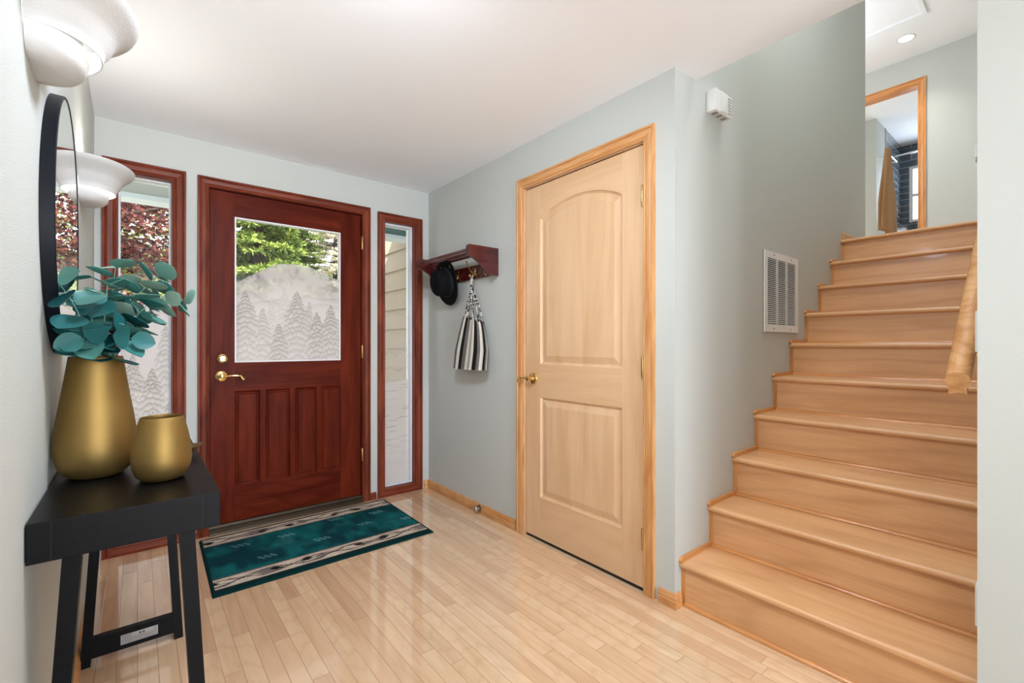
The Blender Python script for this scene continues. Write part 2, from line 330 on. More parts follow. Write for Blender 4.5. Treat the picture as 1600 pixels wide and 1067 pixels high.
b = MB()
b.box(7.88, 8.37, 1.73, 1.85, ZU, ZUC, M['wall']); b.box(7.88, 7.98, 1.85, 3.0, ZU, ZUC, M['wall'])
b.box(8.345, 8.37, 1.722, 1.85, ZU, ZUC, mat('beige_edge', sc(170, 160, 148)))
b.box(8.37, 9.46, 1.73, 1.85, ZU, ZUC, M['tile'])
b.box(9.34, 9.46, 1.64, 1.73, ZU, ZUC, M['tile']); b.box(9.34, 9.46, .9, 1.64, ZU, 3.03, M['tile']); b.box(9.34, 9.46, .9, 1.64, 3.9, ZUC, M['tile']); b.box(9.34, 9.46, .4, .9, ZU, ZUC, M['tile'])
b.box(XU+.12, 9.46, .3, .4, ZU, ZUC, M['wall'])
struct('wall_bathroom', b, 'bathroom walls with glossy dark blue tile beyond the doorway', 'wall')
w = MB()
for y0, y1, z0, z1 in ((.9, 1.64, 3.03, 3.07), (.9, 1.64, 3.86, 3.9), (1.60, 1.64, 3.07, 3.86), (.9, .94, 3.07, 3.86), (.94, 1.6, 3.43, 3.47)):
    w.box(9.36, 9.42, y0, y1, z0, z1, M['white'])
wo = struct('window_4', w, 'small white sash window in the dark bathroom tile', 'window')
w = MB(); w.box(9.39, 9.396, .94, 1.6, 3.07, 3.86, M['glass']); w.build('window_pane', wo)
# ------------------------------------------------------------------ casings and baseboards
def front(x, z, n): return (x, YF-n, z)
def right(y, z, n): return (XR-n, y, z)
def casing(mb, T, a0, a1, z0, z1, wid, key, ring, ax, th=.018, reveal=.006):
    """moulded casing, mitred corners; the head uses horizontal grain"""
    w = wid; prof = [(0, 0), (0, th*.55), (w*.08, th*.7), (w*.2, th*.55), (w*.28, th*.8), (w*.62, th*.92), (w*.78, th*.72), (w*.84, th), (w, th), (w, 0)]
    def pt(o, n, c):
        return {'bl': (a0-o, (z0-o) if ring else z0), 'tl': (a0-o, z1+o), 'tr': (a1+o, z1+o), 'br': (a1+o, (z0-o) if ring else z0)}[c]+(n,)
    seg = [('bl', 'tl', M[key+'_z']), ('tl', 'tr', M[key+'_'+ax]), ('tr', 'br', M[key+'_z'])]
    if ring: seg.append(('br', 'bl', M[key+'_'+ax]))
    for c0, c1, m in seg:
        mb.loops([[T(*pt(o, n, c0)) for o, n in prof], [T(*pt(o, n, c1)) for o, n in prof]], m, True, True)
def baseboard(mb, T, a0, a1, key, h=.062, th=.014):
    prof = [(0, 0), (th, 0), (th, h*.5), (th*.75, h*.58), (th*.85, h*.66), (th*.5, h*.9), (th*.25, h), (0, h)]
    mb.loops([[T(a0, z, n) for n, z in prof], [T(a1, z, n) for n, z in prof]], M[key], True, True)
b = MB(); baseboard(b, right, DY1+.085, YF-.0005, 'fir_y'); struct('baseboard_right', b, 'fir baseboard below the coat rack', 'baseboard')
b = MB(); prof = [(0, 0), (.014, 0), (.014, .031), (.0105, .036), (.012, .041), (.007, .056), (.0035, .062), (0, .062)]
b.loops([[(XR-n, DY0-.085, z) for n, z in prof], [(XR-n, YC-n, z) for n, z in prof], [(1.8275, YC-n, z) for n, z in prof]], M['fir_y'], True, True)
struct('baseboard_corner', b, 'short fir baseboard turning the corner by the first stair', 'baseboard')
b = MB(); baseboard(b, front, 1.748, XR-.014, 'fir_x'); struct('baseboard_front', b, 'tiny fir baseboard piece right of the narrow right sidelight', 'baseboard')
b = MB(); baseboard(b, front, .222, .27, 'cherryc_x', .05); struct('trim_1', b, 'short red baseboard piece between left sidelight and entry door', 'baseboard')
b = MB(); baseboard(b, front, 1.315, 1.357, 'cherryc_x', .05); struct('trim_2', b, 'short red baseboard piece between entry door and right sidelight', 'baseboard')
b = MB(); baseboard(b, lambda y, z, n: (xl(y)+n, y, z), -.45, YF-.0005, 'fir_y'); struct('baseboard_left', b, 'fir baseboard under the console table wall', 'baseboard')
b = MB(); baseboard(b, lambda x, z, n: (x, YC-n, z+ZU), 4.03, 4.623, 'fir_x'); struct('baseboard_landing', b, 'small fir baseboard end at the top stair', 'baseboard')
# ------------------------------------------------------------------ etched glass
def pane(name, parent, x0, x1, z0, z1, y, fn, label, res=.004):
    nx = max(2, int((x1-x0)/res)); nz = int((z1-z0)/res)
    X, Z = np.meshgrid(np.linspace(x0, x1, nx), np.linspace(z0, z1, nz)); n = nx*nz
    fr, tn = fn(X, Z)
    V = np.stack([X.ravel(), np.full(n, y), Z.ravel()], 1)
    idx = np.arange(n).reshape(nz, nx); a = idx[:-1, :-1].ravel(); bq = idx[:-1, 1:].ravel(); c = idx[1:, 1:].ravel(); d = idx[1:, :-1].ravel()
    Fc = np.stack([a, bq, c, d], 1)
    me = bpy.data.meshes.new(name)
    back = [(x0, y+.006, z0), (x1, y+.006, z0), (x1, y+.006, z1), (x0, y+.006, z1)]
    vv = V.tolist()+back; k = n; tl, tr_, br_, bl_ = int(idx[-1, 0]), int(idx[-1, -1]), int(idx[0, -1]), int(idx[0, 0])
    faces = Fc.tolist()+[[k+3, k+2, k+1, k], [bl_, k, k+1, br_], [br_, k+1, k+2, tr_], [tr_, k+2, k+3, tl], [tl, k+3, k, bl_]]
    me.from_pydata(vv, [], faces); me.materials.append(M['etched']); me.materials.append(M['glass'])
    mi = np.zeros(len(faces), int); mi[len(Fc):] = 1; me.polygons.foreach_set('material_index', mi)
    at = me.color_attributes.new('etch', 'FLOAT_COLOR', 'POINT'); col = np.zeros((n+4, 4), np.float32); col[:n, 0] = np.clip(fr, 0, 1).ravel(); col[:n, 1] = np.clip(tn, 0, 1).ravel(); col[:, 3] = 1
    at.data.foreach_set('color', col.ravel()); me.update()
    o = bpy.data.objects.new(name, me); C.objects.link(o); o.parent = parent; o['label'] = label; return o
rng = np.random.RandomState(3)
def vnoise(X, Z, s, seed=0):
    r = np.random.RandomState(seed); G = r.rand(64, 64); x = X*s+100.3; z = Z*s+57.7
    xi = np.floor(x).astype(int); zi = np.floor(z).astype(int); fx = x-xi; fz = z-zi; fx = fx*fx*(3-2*fx); fz = fz*fz*(3-2*fz)
    g = lambda i, j: G[(xi+i) % 64, (zi+j) % 64]
    return (g(0, 0)*(1-fx)+g(1, 0)*fx)*(1-fz)+(g(0, 1)*(1-fx)+g(1, 1)*fx)*fz
def fir_tone(tn, X, Z, ax, az, wmax, fade, seed, bottom=0, strength=1.0):
    """one carved fir: tiers of boughs, dark along each scalloped lower edge, fading upward into frost"""
    r = np.random.RandomState(seed); z = az; k = 0
    jx = vnoise(X, Z*0, 90, seed)-.5; jx2 = vnoise(X, Z*0, 230, seed+40)-.5
    while z > bottom and k < 24:
        h = .017+.0019*k; w = min(wmax, .006+wmax*.115*(k+1)**1.02)*(.85+.3*r.rand()); off = (r.rand()-.5)*.004
        sh = r.rand()*.3; ja = vnoise(X+sh, Z*0, 75, seed+k)-.5; jb = vnoise(X+sh, Z*0, 170, seed+k+9)-.5
        u = np.abs(X-ax-off)/w; low = z-h*.55*u-h*.5*u*u+.014*ja*min(1, .35+.08*k)+.020*jb*min(1, .4+.06*k)
        d = (low-Z)/h; inside = (d > 0) & (d < 2.2) & (u < 1.02-.10*d+.15*jb)
        t = 1-strength*fade(z)*np.exp(-np.clip(d, 0, 9)*1.7)*np.clip(1.25-u*.5, 0, 1)
        tn = np.where(inside, t*np.clip(tn, .0, 1)**.15, tn)
        z -= h; k += 1
    return tn
def door_etch(X, Z):
    mt = [(.45, 1.505), (.473, 1.516), (.547, 1.563), (.619, 1.611), (.677, 1.644), (.728, 1.661), (.788, 1.661), (.833, 1.669), (.887, 1.658), (.952, 1.64), (1.019, 1.612), (1.077, 1.588), (1.12, 1.566)]
    e = np.interp(X, [p[0] for p in mt], [p[1] for p in mt])+.004*(vnoise(X, Z, 60, 1)-.5)
    fr = np.clip((e-Z)/.004, 0, 1)
    d = np.clip((e-Z)/.22, 0, 1)
    nn = vnoise(X, Z, 14, 2)*.6+vnoise(X, Z, 45, 3)*.4
    op = .78+.19*d-.42*np.clip((nn-.48)*4, 0, 1)*(1-d)
    tn = .84-.34*np.clip((vnoise(X, Z, 30, 44)*.6+vnoise(X, Z, 80, 45)*.4-.5)*4, 0, 1)*(1-d)+.12*d
    ridge = 1.44+.022*np.sin(X*14+1)+.012*np.sin(X*37)
    tn -= .22*np.exp(-np.clip(ridge-Z, 0, 9)/.02)*(Z < ridge)
    ridge2 = 1.395+.018*np.sin(X*18+2.6)
    tn -= .18*np.exp(-np.clip(ridge2-Z, 0, 9)/.018)*(Z < ridge2)
    g = lambda k: (lambda z: k)
    for ax, az, wm, k, sd in ((.669, 1.431, .035, .35, 5), (.745, 1.502, .05, .3, 6), (.899, 1.417, .035, .6, 7), (.617, 1.364, .055, .6, 8), (.522, 1.471, .065, .8, 9), (.822, 1.479, .085, .8, 10), (.949, 1.351, .065, .85, 11), (1.041, 1.405, .065, .85, 12), (.712, 1.267, .065, .8, 13)):
        tn = fir_tone(tn, X, Z, ax, az, wm, (lambda z, az=az, k=k: k*max(.35, 1-(az-z)*1.4)), sd, 1.02)
    return fr*np.clip(op+.1*(Z < 1.42), 0, .97), tn
def left_etch(X, Z):
    e = 1.345+.03*np.sin(X*16)+.5*(X-.04)*.3; fr = np.clip((e-Z)/.004, 0, 1)*.96; tn = np.full_like(X, .88)-.2*np.exp(-np.clip(e-.05-Z, 0, 9)/.02)*(Z < e-.05)
    for ax, az, wm, k, sd in ((.125, 1.24, .045, .7, 20), (-.02, 1.08, .05, .8, 21), (.065, .995, .055, .9, 22), (.14, .80, .05, .8, 23), (0.0, .72, .05, .8, 24), (.08, .55, .06, .8, 25)):
        tn = fir_tone(tn, X, Z, ax, az, wm, (lambda z, az=az, k=k: k*max(.35, 1-(az-z)*1.2)), sd, .1)
    return fr, tn
def right_etch(X, Z):
    nn = vnoise(X, Z*6, 24, 7)
    band = np.clip((.86-Z)/.02, 0, 1)
    fr = .12*np.clip((1.36-Z)/.01, 0, 1)+.16*np.clip((1.2-Z)/.1, 0, 1)+.5*band+.18*np.clip((.6-Z)/.5, 0, 1)
    lines = np.clip((vnoise(X, Z*9, 9, 8)-.62)*8, 0, 1)*np.clip(np.sin(Z*300+3*nn)*1.5-.6, 0, 1)*band*np.clip((.95-Z)*3, 0, 1)*np.clip(Z/.5-.3, 0, 1)
    crack = np.exp(-((Z-(1.06+.012*np.sin(X*60)+.006*np.sin(X*170)))/.0016)**2)+np.exp(-((Z-(.94+.012*np.sin(X*50+2)))/.0016)**2)
    return np.clip(fr+crack*.3, 0, 1), np.clip(.85-.7*lines-.6*crack, 0, 1)
# ------------------------------------------------------------------ sidelights (window_1, window_2)
BL = mat('blue_white_jamb', sc(228, 232, 236), .5)
def sidelight(name, op, gx0, gx1, gz0, gz1, fn, label, glabel, wid):
    x0, x1, z0, z1 = op
    b = MB()
    for bx in ((x0, gx0, z0, z1), (gx1, x1, z0, z1), (gx0, gx1, z0, gz0), (gx0, gx1, gz1, z1)):
        b.box(bx[0], bx[1], YF+.045, YF+.12, bx[2], bx[3], BL)
    o = struct(name, b, label, 'window')
    j = MB()
    j.box(x0, x0+.012, YF-.001, YF+.05, z0, z1, M['cherryc_z']); j.box(x1-.012, x1, YF-.001, YF+.05, z0, z1, M['cherryc_z'])
    j.box(x0+.012, x1-.012, YF-.001, YF+.05, z1-.012, z1, M['cherryc_x']); j.box(x0+.012, x1-.012, YF-.001, YF+.05, z0, z0+.012, M['cherryc_x'])
    j.build('window_jamb', o)
    c = MB(); casing(c, front, x0+.006, x1-.006, z0+.006, z1-.006, wid, 'cherryc', True, 'x'); c.build('window_casing', o)
    pane('glass_pane', o, gx0, gx1, gz0, gz1, YF+.075, fn, glabel); return o
sidelight('window_1', OPEN[0], -.072, .143, .065, 2.05, left_etch, 'red-framed sidelight window left of the entry door', 'glass etched with fir trees along its lower half', .060)
sidelight('window_2', OPEN[2], 1.44, 1.656, .065, 2.035, right_etch, 'narrow red-framed sidelight window right of the entry door', 'clear glass frosted with fine ripples toward the floor', .054)
# ------------------------------------------------------------------ panels for doors
def rect_loop(a0, a1, z0, z1, i, n, T, arch=None, K=24):
    a0 += i; a1 -= i; z0 += i
    if arch is None:
        pts = [(a0, z0), (a1, z0), (a1, z1-i), (a0, z1-i)]
    else:
        ac, zc_, R = arch; R -= i; pts = [(a0, z0), (a1, z0)]
        for k in range(K+1):
            a = a1+(a0-a1)*k/K; pts.append((a, zc_+math.sqrt(max(0, R*R-(a-ac)**2))))
    return [T(a, z, n) for a, z in pts]
def panel(mb, a0, a1, z0, z1, T, n0, m, arch=None, steps=((0, 0), (.004, -.002), (.008, -.009), (.014, -.011), (.02, -.011), (.045, -.003), (.048, -.002))):
    rings = [rect_loop(a0, a1, z0, z1, i, n0+dn, T, arch) for i, dn in steps]
    mb.loops(rings, m, False, True)
# ------------------------------------------------------------------ entry door (door_1)
EX0, EX1, EZ0, EZ1 = .336, 1.246, .05, 2.058
dr = empty('door_1', (EX0, YF, 0)); tag(dr, 'red stained entry door with an etched mountain window', 'door', kind='structure')
c = MB(); casing(c, front, .327, 1.255, 0, 2.066, .055, 'cherryc', False, 'x'); c.build('door_casing', dr)
fn_ = lambda x, z, n: (x, YF+.012-n, z)
b = MB()
def slab(mb, a0, a1, z0, z1, m, T=fn_, t=.044): mb.loops([[T(a0, z0, 0), T(a1, z0, 0), T(a1, z1, 0), T(a0, z1, 0)], [T(a0, z0, -t), T(a1, z0, -t), T(a1, z1, -t), T(a0, z1, -t)]], m, True, True)
GX0, GX1, GZ0, GZ1 = .467, 1.1, 1.025, 1.911
PX = [(.462, .602), (.631, .778), (.806, .945), (.972, 1.115)]
slab(b, EX0, GX0-.005, EZ0, EZ1, M['cherry_z']); slab(b, GX1+.005, EX1, EZ0, EZ1, M['cherry_z'])
slab(b, GX0-.005, GX1+.005, GZ1+.004, EZ1, M['cherry_x']); slab(b, GX0-.005, GX1+.005, .845, GZ0-.004, M['cherry_x']); slab(b, GX0-.005, GX1+.005, EZ0, .262, M['cherry_x'])
e = GX0-.005
for p0, p1 in PX+[(GX1+.005, 0)]:
    if p0 > e: slab(b, e, p0, .262, .845, M['cherry_z'])
    e = p1
leaf = b.build('door_leaf', dr)
st = ((0, 0), (.004, -.003), (.008, -.010), (.012, -.012), (.017, -.012), (.021, -.005), (.024, -.006), (.03, -.006))
for p0, p1 in PX:
    c = MB(); panel(c, p0, p1, .262, .845, fn_, 0, M['cherry_z'], None, st); c.build('raised_panel', dr)
c = MB()   # glazing bead
for a0, a1, z0, z1 in ((GX0-.005, GX0+.004, GZ0-.004, GZ1+.004), (GX1-.004, GX1+.005, GZ0-.004, GZ1+.004), (GX0+.004, GX1-.004, GZ0-.004, GZ0+.005), (GX0+.004, GX1-.004, GZ1-.005, GZ1+.004)):
    c.box(a0, a1, YF+.016, YF+.05, z0, z1, M['white'])
tag(c.build('glazing_bead', dr), 'white glazing bead')
pane('glass_pane', dr, GX0+.004, GX1-.004, GZ0+.005, GZ1-.005, YF+.026, door_etch, 'glass etched with a mountain and fir forest', .0032)
c = MB(); c.box(.318, EX0-.003, YF+.002, YF+.13, .046, 2.066, M['cherry_z']); c.box(EX1+.003, 1.263, YF+.002, YF+.13, .046, 2.066, M['cherry_z']); c.box(.318, 1.263, YF+.002, YF+.13, EZ1+.004, 2.073, M['cherry_x'])
for a0, a1, z0, z1 in ((EX0-.003, EX0+.01, .05, 2.06), (EX1-.01, EX1+.003, .05, 2.06), (EX0, EX1, 2.052, 2.062)): c.box(a0, a1, YF+.058, YF+.1, z0, z1, M['inside'])
c.build('door_jamb', dr)
c = MB(); c.loops([[(xx, YF-.028, 0), (xx, YF-.026, .012), (xx, YF-.008, .028), (xx, YF+.01, .03), (xx, YF+.012, .044), (xx, YF+.13, .044), (xx, YF+.13, 0)] for xx in (.328, 1.254)], M['bronze'], True, True)
tag(c.build('threshold', dr), 'dark bronze threshold')
for z in (1.86, 1.08, .34):
    c = MB(); c.box(1.2465, 1.2555, YF-.004, YF+.012, z-.045, z+.045, M['hinge']); c.lathe([(.0045, z-.047), (.0055, z-.045), (.0055, z+.045), (.0045, z+.047)], (1.251, YF-.008, 0), M['hinge'], 12)
    c.build('hinge', dr, True)
def lever(parent, T, cx, cz, sgn, n0, m=M['brass'], key='lever_handle', L=.11):
    c = MB(); TT = lambda a, n, z: T(a, z, n)
    c.lathe([(.033, 0), (.033, .004), (.031, .008), (.026, .010), (.020, .012), (.014, .013), (.011, .020), (.0105, .045), (.013, .048), (.013, .052), (.006, .055)], (cx, n0, cz), m, 28, 'y', T=TT)
    for k in range(10):
        a = 2*PI*k/10; c.lathe([(.0005, n_) if e_ else (.0035, n_) for n_, e_ in ((.009, 0), (.0125, 1))], (cx+.024*math.cos(a), n0, cz+.024*math.sin(a)), m, 6, 'y', T=TT)
    pts = []; rr = []
    for k in range(15):
        t = k/14; a = cx+sgn*(L*t); z = cz+.006*math.sin(t*PI*1.1)+(-.003 if t < .8 else 0); n = n0+.047-.004*math.sin(t*PI)
        if t > .85: z -= (t-.85)*.12; n -= (t-.85)*.04
        pts.append(T(a, z, n)); rr.append(.0085-.003*math.sin(min(1, t)*PI)+(.002 if t > .8 else 0))
    pts.append(T(cx+sgn*(L-.004), cz-.018, n0+.038)); rr.append(.005)
    c.tube(pts, rr, m, 10); c.build(key, parent, True)
lever(dr, front, .391, .94, 1, -.012, L=.112)
c = MB(); c.lathe([(.032, -.012), (.032, -.006), (.028, .002), (.020, .006), (.016, .012), (.0, .0125)], (.397, 0, 1.046), M['brass'], 28, 'y', T=lambda a, n, z: front(a, z, n))
c.box(.381, .413, YF-.0205, YF-.010, 1.041, 1.050, M['brass'], .002); c.build('deadbolt', dr, True)
rebase(dr, (EX0, YF, 0))
# ------------------------------------------------------------------ closet door (door_2)
dr = empty('door_2'); tag(dr, 'pale maple closet door with an arched upper panel', 'door', kind='structure')
c = MB(); casing(c, right, DY0-.007, DY1+.007, 0, DZ+.006, .058, 'fir', False, 'y'); c.build('door_casing', dr)
rn = lambda y, z, n: (XR+.004-n, y, z)
y0, y1, z0, z1 = DY0+.002, DY1-.002, .018, DZ-.006
PA, PB = 1.367, 1.945
b = MB(); R_ = .60; az = 1.928; arch = ((PA+PB)/2, az-R_, R_); zs = arch[1]+math.sqrt(R_**2-((PB-PA)/2)**2)
slab(b, y0, PA, z0, z1, M['maple_z'], rn, .035); slab(b, PB, y1, z0, z1, M['maple_z'], rn, .035)
slab(b, PA, PB, z0, .252, M['maple_y'], rn, .035); slab(b, PA, PB, .83, 1.018, M['maple_y'], rn, .035)
K = 24
for k in range(K):
    ya = PA+(PB-PA)*k/K; yb = PA+(PB-PA)*(k+1)/K; f = lambda y: arch[1]+math.sqrt(R_**2-(y-arch[0])**2)
    b.poly([rn(ya, f(ya), 0), rn(yb, f(yb), 0), rn(yb, z1, 0), rn(ya, z1, 0)], M['maple_y'])
b.build('door_leaf', dr)
c = MB(); c.box(XR+.008, XR+.03, DY0+.003, DY1-.003, .001, .0175, M['inside']); c.build('under_door_shade', dr)  # dark strip standing in for the shade in the gap under the door
st = ((0, 0), (.003, -.0015), (.006, -.008), (.009, -.0085), (.011, -.012), (.016, -.0125), (.048, -.003), (.051, -.0025))
c = MB(); panel(c, PA, PB, 1.018, 0, rn, 0, M['maple_z'], arch, st); c.build('raised_panel', dr)
c = MB(); panel(c, PA, PB, .252, .83, rn, 0, M['maple_z'], None, st); c.build('raised_panel', dr)
c = MB(); c.box(XR+.002, XR+.115, DY0-.003, DY0-.001, 0, DZ+.003, M['fir_z']); c.box(XR+.002, XR+.115, DY1+.001, DY1+.003, 0, DZ+.003, M['fir_z']); c.box(XR+.002, XR+.115, DY0-.003, DY1+.003, DZ, DZ+.003, M['fir_y'])
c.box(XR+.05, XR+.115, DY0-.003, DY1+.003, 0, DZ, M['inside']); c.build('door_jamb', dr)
for z in (1.81, 1.03, .245):
    c = MB(); c.box(XR-.006, XR+.003, DY0-.008, DY0+.006, z-.045, z+.045, M['hinge']); c.lathe([(.004, z-.05), (.0058, z-.045), (.0058, z+.045), (.004, z+.05)], (XR-.008, DY0-.001, 0), M['hinge'], 12)
    c.build('hinge', dr, True)
lever(dr, right, 2.0, .935, 1, -.004, L=.085)
rebase(dr, (XR, DY0, 0))
# bathroom doorway casing (door_3)
dr = empty('door_3'); tag(dr, 'orange fir doorway casing at the top of the stairs', 'door', kind='structure')
c = MB(); casing(c, lambda y, z, n: (XU-n, y, z), BY0+.006, BY1-.006, ZU, BZ-.006, .06, 'trimst', False, 'y'); c.build('door_casing', dr)
c = MB(); c.box(XU, XU+.12, BY0, BY0+.014, ZU, BZ, M['trimst_z']); c.box(XU, XU+.12, BY1-.014, BY1, ZU, BZ, M['trimst_z']); c.box(XU, XU+.12, BY0+.014, BY1-.014, BZ-.014, BZ, M['trimst_y']); c.build('door_jamb', dr)
for z in (3.72, 2.98):
    c = MB(); c.box(XU+.05, XU+.075, BY0+.014, BY0+.017, z-.045, z+.045, M['hinge']); c.build('hinge', dr)
rebase(dr, (XU, BY0, ZU))
# ------------------------------------------------------------------ staircase
ST = empty('staircase'); tag(ST, 'golden maple staircase of ten steps climbing to the upper hall', 'stairs', kind='structure')
NX, RUN, RISE = 1.821, .2425, .19
YS0, YS1 = YR+.001, YC-.001
for i in range(10):
    xn = NX+RUN*i; zt = RISE*(i+1); xr = xn+.024; x1 = xn+RUN+.035 if i < 9 else xn+.05
    r = MB(); r.box(xr, xr+.012, YS0, YS1-.014, zt-RISE+(.0 if i == 0 else .001), zt-.026, M['stair_y'])
    ro = r.build('riser', ST)
    q = MB(); q.loops([[(xr-.014*math.cos(a), y, zt-RISE+.0005+.014*math.sin(a)) for a in [k*PI/12 for k in range(7)]]+[(xr, y, zt-RISE+.0005)] for y in (YS0, YS1-.014)], M['trimst_y'], True, True)
    q.build('shoe_moulding', ST, True, ang=60)
    t = MB(); pr = [(xn+.013+.013*math.cos(a), zt-.013+.013*math.sin(a)) for a in [PI/2+k*PI/8 for k in range(9)]]+[(x1, zt-.026), (x1, zt)]
    t.loops([[(p[0], y, p[1]) for p in pr] for y in (YS0, YS1)], M['stair_y'], True, True)
    t.build('tread', ST, True, ang=50)
    s = MB()   # wall-side trim stepping up
    f = lambda y: (lambda x, z: (x, y, z))
    s.prism([(xr-.004, zt-RISE+.001), (xr+.011, zt-RISE+.001), (xr+.011, zt-.026), (xr-.004, zt-.026)], f(YC-.016), f(YC-.0005), M['trimst_z'])
    if i < 9: s.prism([(xn-.004, zt+.0005), (xn+RUN+.021, zt+.0005), (xn+RUN+.021, zt+.020), (xn+.014, zt+.020), (xn-.004, zt+.008)], f(YC-.014), f(YC-.0005), M['trimst_x'])
    s.build('wall_trim', ST)
c = MB(); c.box(NX+.03, NX+.04, YS0, YS1, 0, .01, M['stair_y'])
# ------------------------------------------------------------------ plates, vent, chime, rail
b = MB(); b.box(2.67, 3.152, YC-.003, YC, 1.203, 1.655, M['inside'])
V = empty('return_air_vent'); tag(V, 'white louvered return air vent on the stairwell wall', 'vent')
b.build('backing', V)
b = MB(); VW = M['white']
vx0, vx1, vz0, vz1 = 2.67, 3.152, 1.203, 1.655; mg = .038
for bx in ((vx0, vx0+mg, vz0, vz1), (vx1-mg, vx1, vz0, vz1), (vx0+mg, vx1-mg, vz0, vz0+mg), (vx0+mg, vx1-mg, vz1-mg, vz1)): b.box(bx[0], bx[1], YC-.010, YC-.003, bx[2], bx[3], VW)
iw = (vx1-vx0-2*mg)/3
for k in (1, 2): b.box(vx0+mg+iw*k-.009, vx0+mg+iw*k+.009, YC-.0095, YC-.003, vz0+mg, vz1-mg, VW)
for x in (vx0+.12, vx1-.12):
    for z in (vz0+.018, vz1-.018): b.lathe([(.005, -.0125), (.005, -.010)], (x, YC, z), M['nickel'], 10, 'y')
b.build('frame', V)
b = MB(); NS = 34; hh = (vz1-vz0-2*mg)/NS
for k in range(NS):
    z = vz0+mg+hh*k; b.loops([[(x, YC-.0095, z), (x, YC-.0095, z+.0022), (x, YC-.0035, z+hh*.72), (x, YC-.0035, z+hh*.6)] for x in (vx0+mg, vx1-mg)], VW, True, True)
b.build('louvers', V); rebase(V, (2.9, YC, 1.43))
CH = empty('door_chime'); tag(CH, 'small white door chime box high on the stairwell wall', 'door chime')
b = MB(); b.box(2.052, 2.207, 1.040, YC-.0005, 2.212, 2.312, M['white'], .004); b.box(2.10, 2.16, 1.034, 1.041, 2.216, 2.308, M['white'], .003); b.build('cover', CH, True)
b = MB()
for k in range(6): b.box(2.168, 2.2, 1.0385, 1.041, 2.226+.014*k, 2.231+.014*k, mat('grey_slot', sc(170, 170, 168)))
for k in range(3): b.box(2.075+.042*k, 2.105+.042*k, 1.05, 1.078, 2.2115, 2.2125, mat('grey_slot', sc(150, 150, 150)))
b.build('sound_slots', CH); rebase(CH, (2.13, YC, 2.26))
# handrail with its loaf-shaped section
hr = empty('handrail'); tag(hr, 'golden wooden handrail climbing the right side of the stairs', 'handrail')
prof = [(-.018, -.034), (-.021, -.030), (-.019, -.018), (-.024, -.010), (-.028, .0), (-.0285, .010), (-.025, .021), (-.017, .029), (-.006, .0325), (.006, .0325), (.017, .029), (.025, .021), (.0285, .010), (.028, 0), (.024, -.010), (.019, -.018), (.021, -.030), (.018, -.034), (.006, -.031), (0, -.028), (-.006, -.031)]
b = MB(); sl = RISE/RUN; yc_ = .222
b.loops([[(x, yc_+p[0], 1.018+sl*(x-1.9)+p[1]*1.0) for p in prof] for x in (1.9, 2.6, 3.3, 4.0)], M['fir_x'], True, True)
b.build('rail', hr, True, ang=40)
for x in (2.1, 3.0, 3.8):
    z = 1.018+sl*(x-1.9)-.034; c = MB(); c.tube([(x, YR+.004, z-.04), (x, YR+.03, z-.04), (x, yc_, z-.02), (x, yc_, z+.001)], .006, M['brass'], 8); c.lathe([(.026, 0), (.026, .004), (.015, .008)], (x, YR+.0005, z-.04), M['brass'], 16, 'y'); c.build('bracket', hr, True)
rebase(hr, (1.9, YR, 1.0))
for nm, x, z, w_, h_, lb, ct in (('light_switch', 1.86, 1.17, .072, .115, 'white light switch plate on the near stair wall, edge on', 'light switch'), ('wall_outlet', 1.86, .40, .072, .115, 'white outlet plate low on the near stair wall', 'outlet'), ('thermostat', 1.855, 1.675, .07, .035, 'small white box high on the near stair wall edge', 'thermostat')):
    b = MB(); b.box(x-w_/2, x+w_/2, YR+.0005, YR+.008, z-h_/2, z+h_/2, M['white'], .002); b.box(x-.012, x+.012, YR+.008, YR+.0095, z-.02, z+.02, M['white']); tag(b.build(nm), lb, ct)
# recessed light and attic hatch upstairs
RL = empty('recessed_light', (6.05, 1.085, ZUC)); tag(RL, 'round glowing recessed light in the upper hall ceiling', 'ceiling light')
b = MB(); b.lathe([(.058, -.0005), (.060, -.006), (.072, -.005), (.078, -.0005)], (0, 0, 0), M['white'], 40, cap=False); b.build('trim_ring', RL, True)
b = MB(); b.lathe([(.058, -.001), (.058, -.004)], (0, 0, 0), M['bulb'], 40); b.build('lens', RL)
l = bpy.data.lights.new('recessed_lamp', 'SPOT'); l.energy = 12; l.spot_size = rad(110); l.spot_blend = .9; l.shadow_soft_size = .05; l.color = (1, .95, .88)
l = bpy.data.objects.new('recessed_lamp', l); C.objects.link(l); l.parent = RL; l.location = (0, 0, -.02)
b = MB(); hx0, hx1, hy0, hy1 = 4.9, 5.72, .87, 1.62
for bx in ((hx0, hx1, hy0, hy0+.035), (hx0, hx1, hy1-.035, hy1), (hx0, hx0+.035, hy0+.035, hy1-.035), (hx1-.035, hx1, hy0+.035, hy1-.035)): b.box(bx[0], bx[1], bx[2], bx[3], ZUC-.018, ZUC-.0005, M['ceil'])
b.box(hx0+.035, hx1-.035, hy0+.035, hy1-.035, ZUC-.004, ZUC-.0005, M['ceil'])
struct('trim_3', b, 'white attic hatch frame in the upper hall ceiling', 'ceiling hatch')
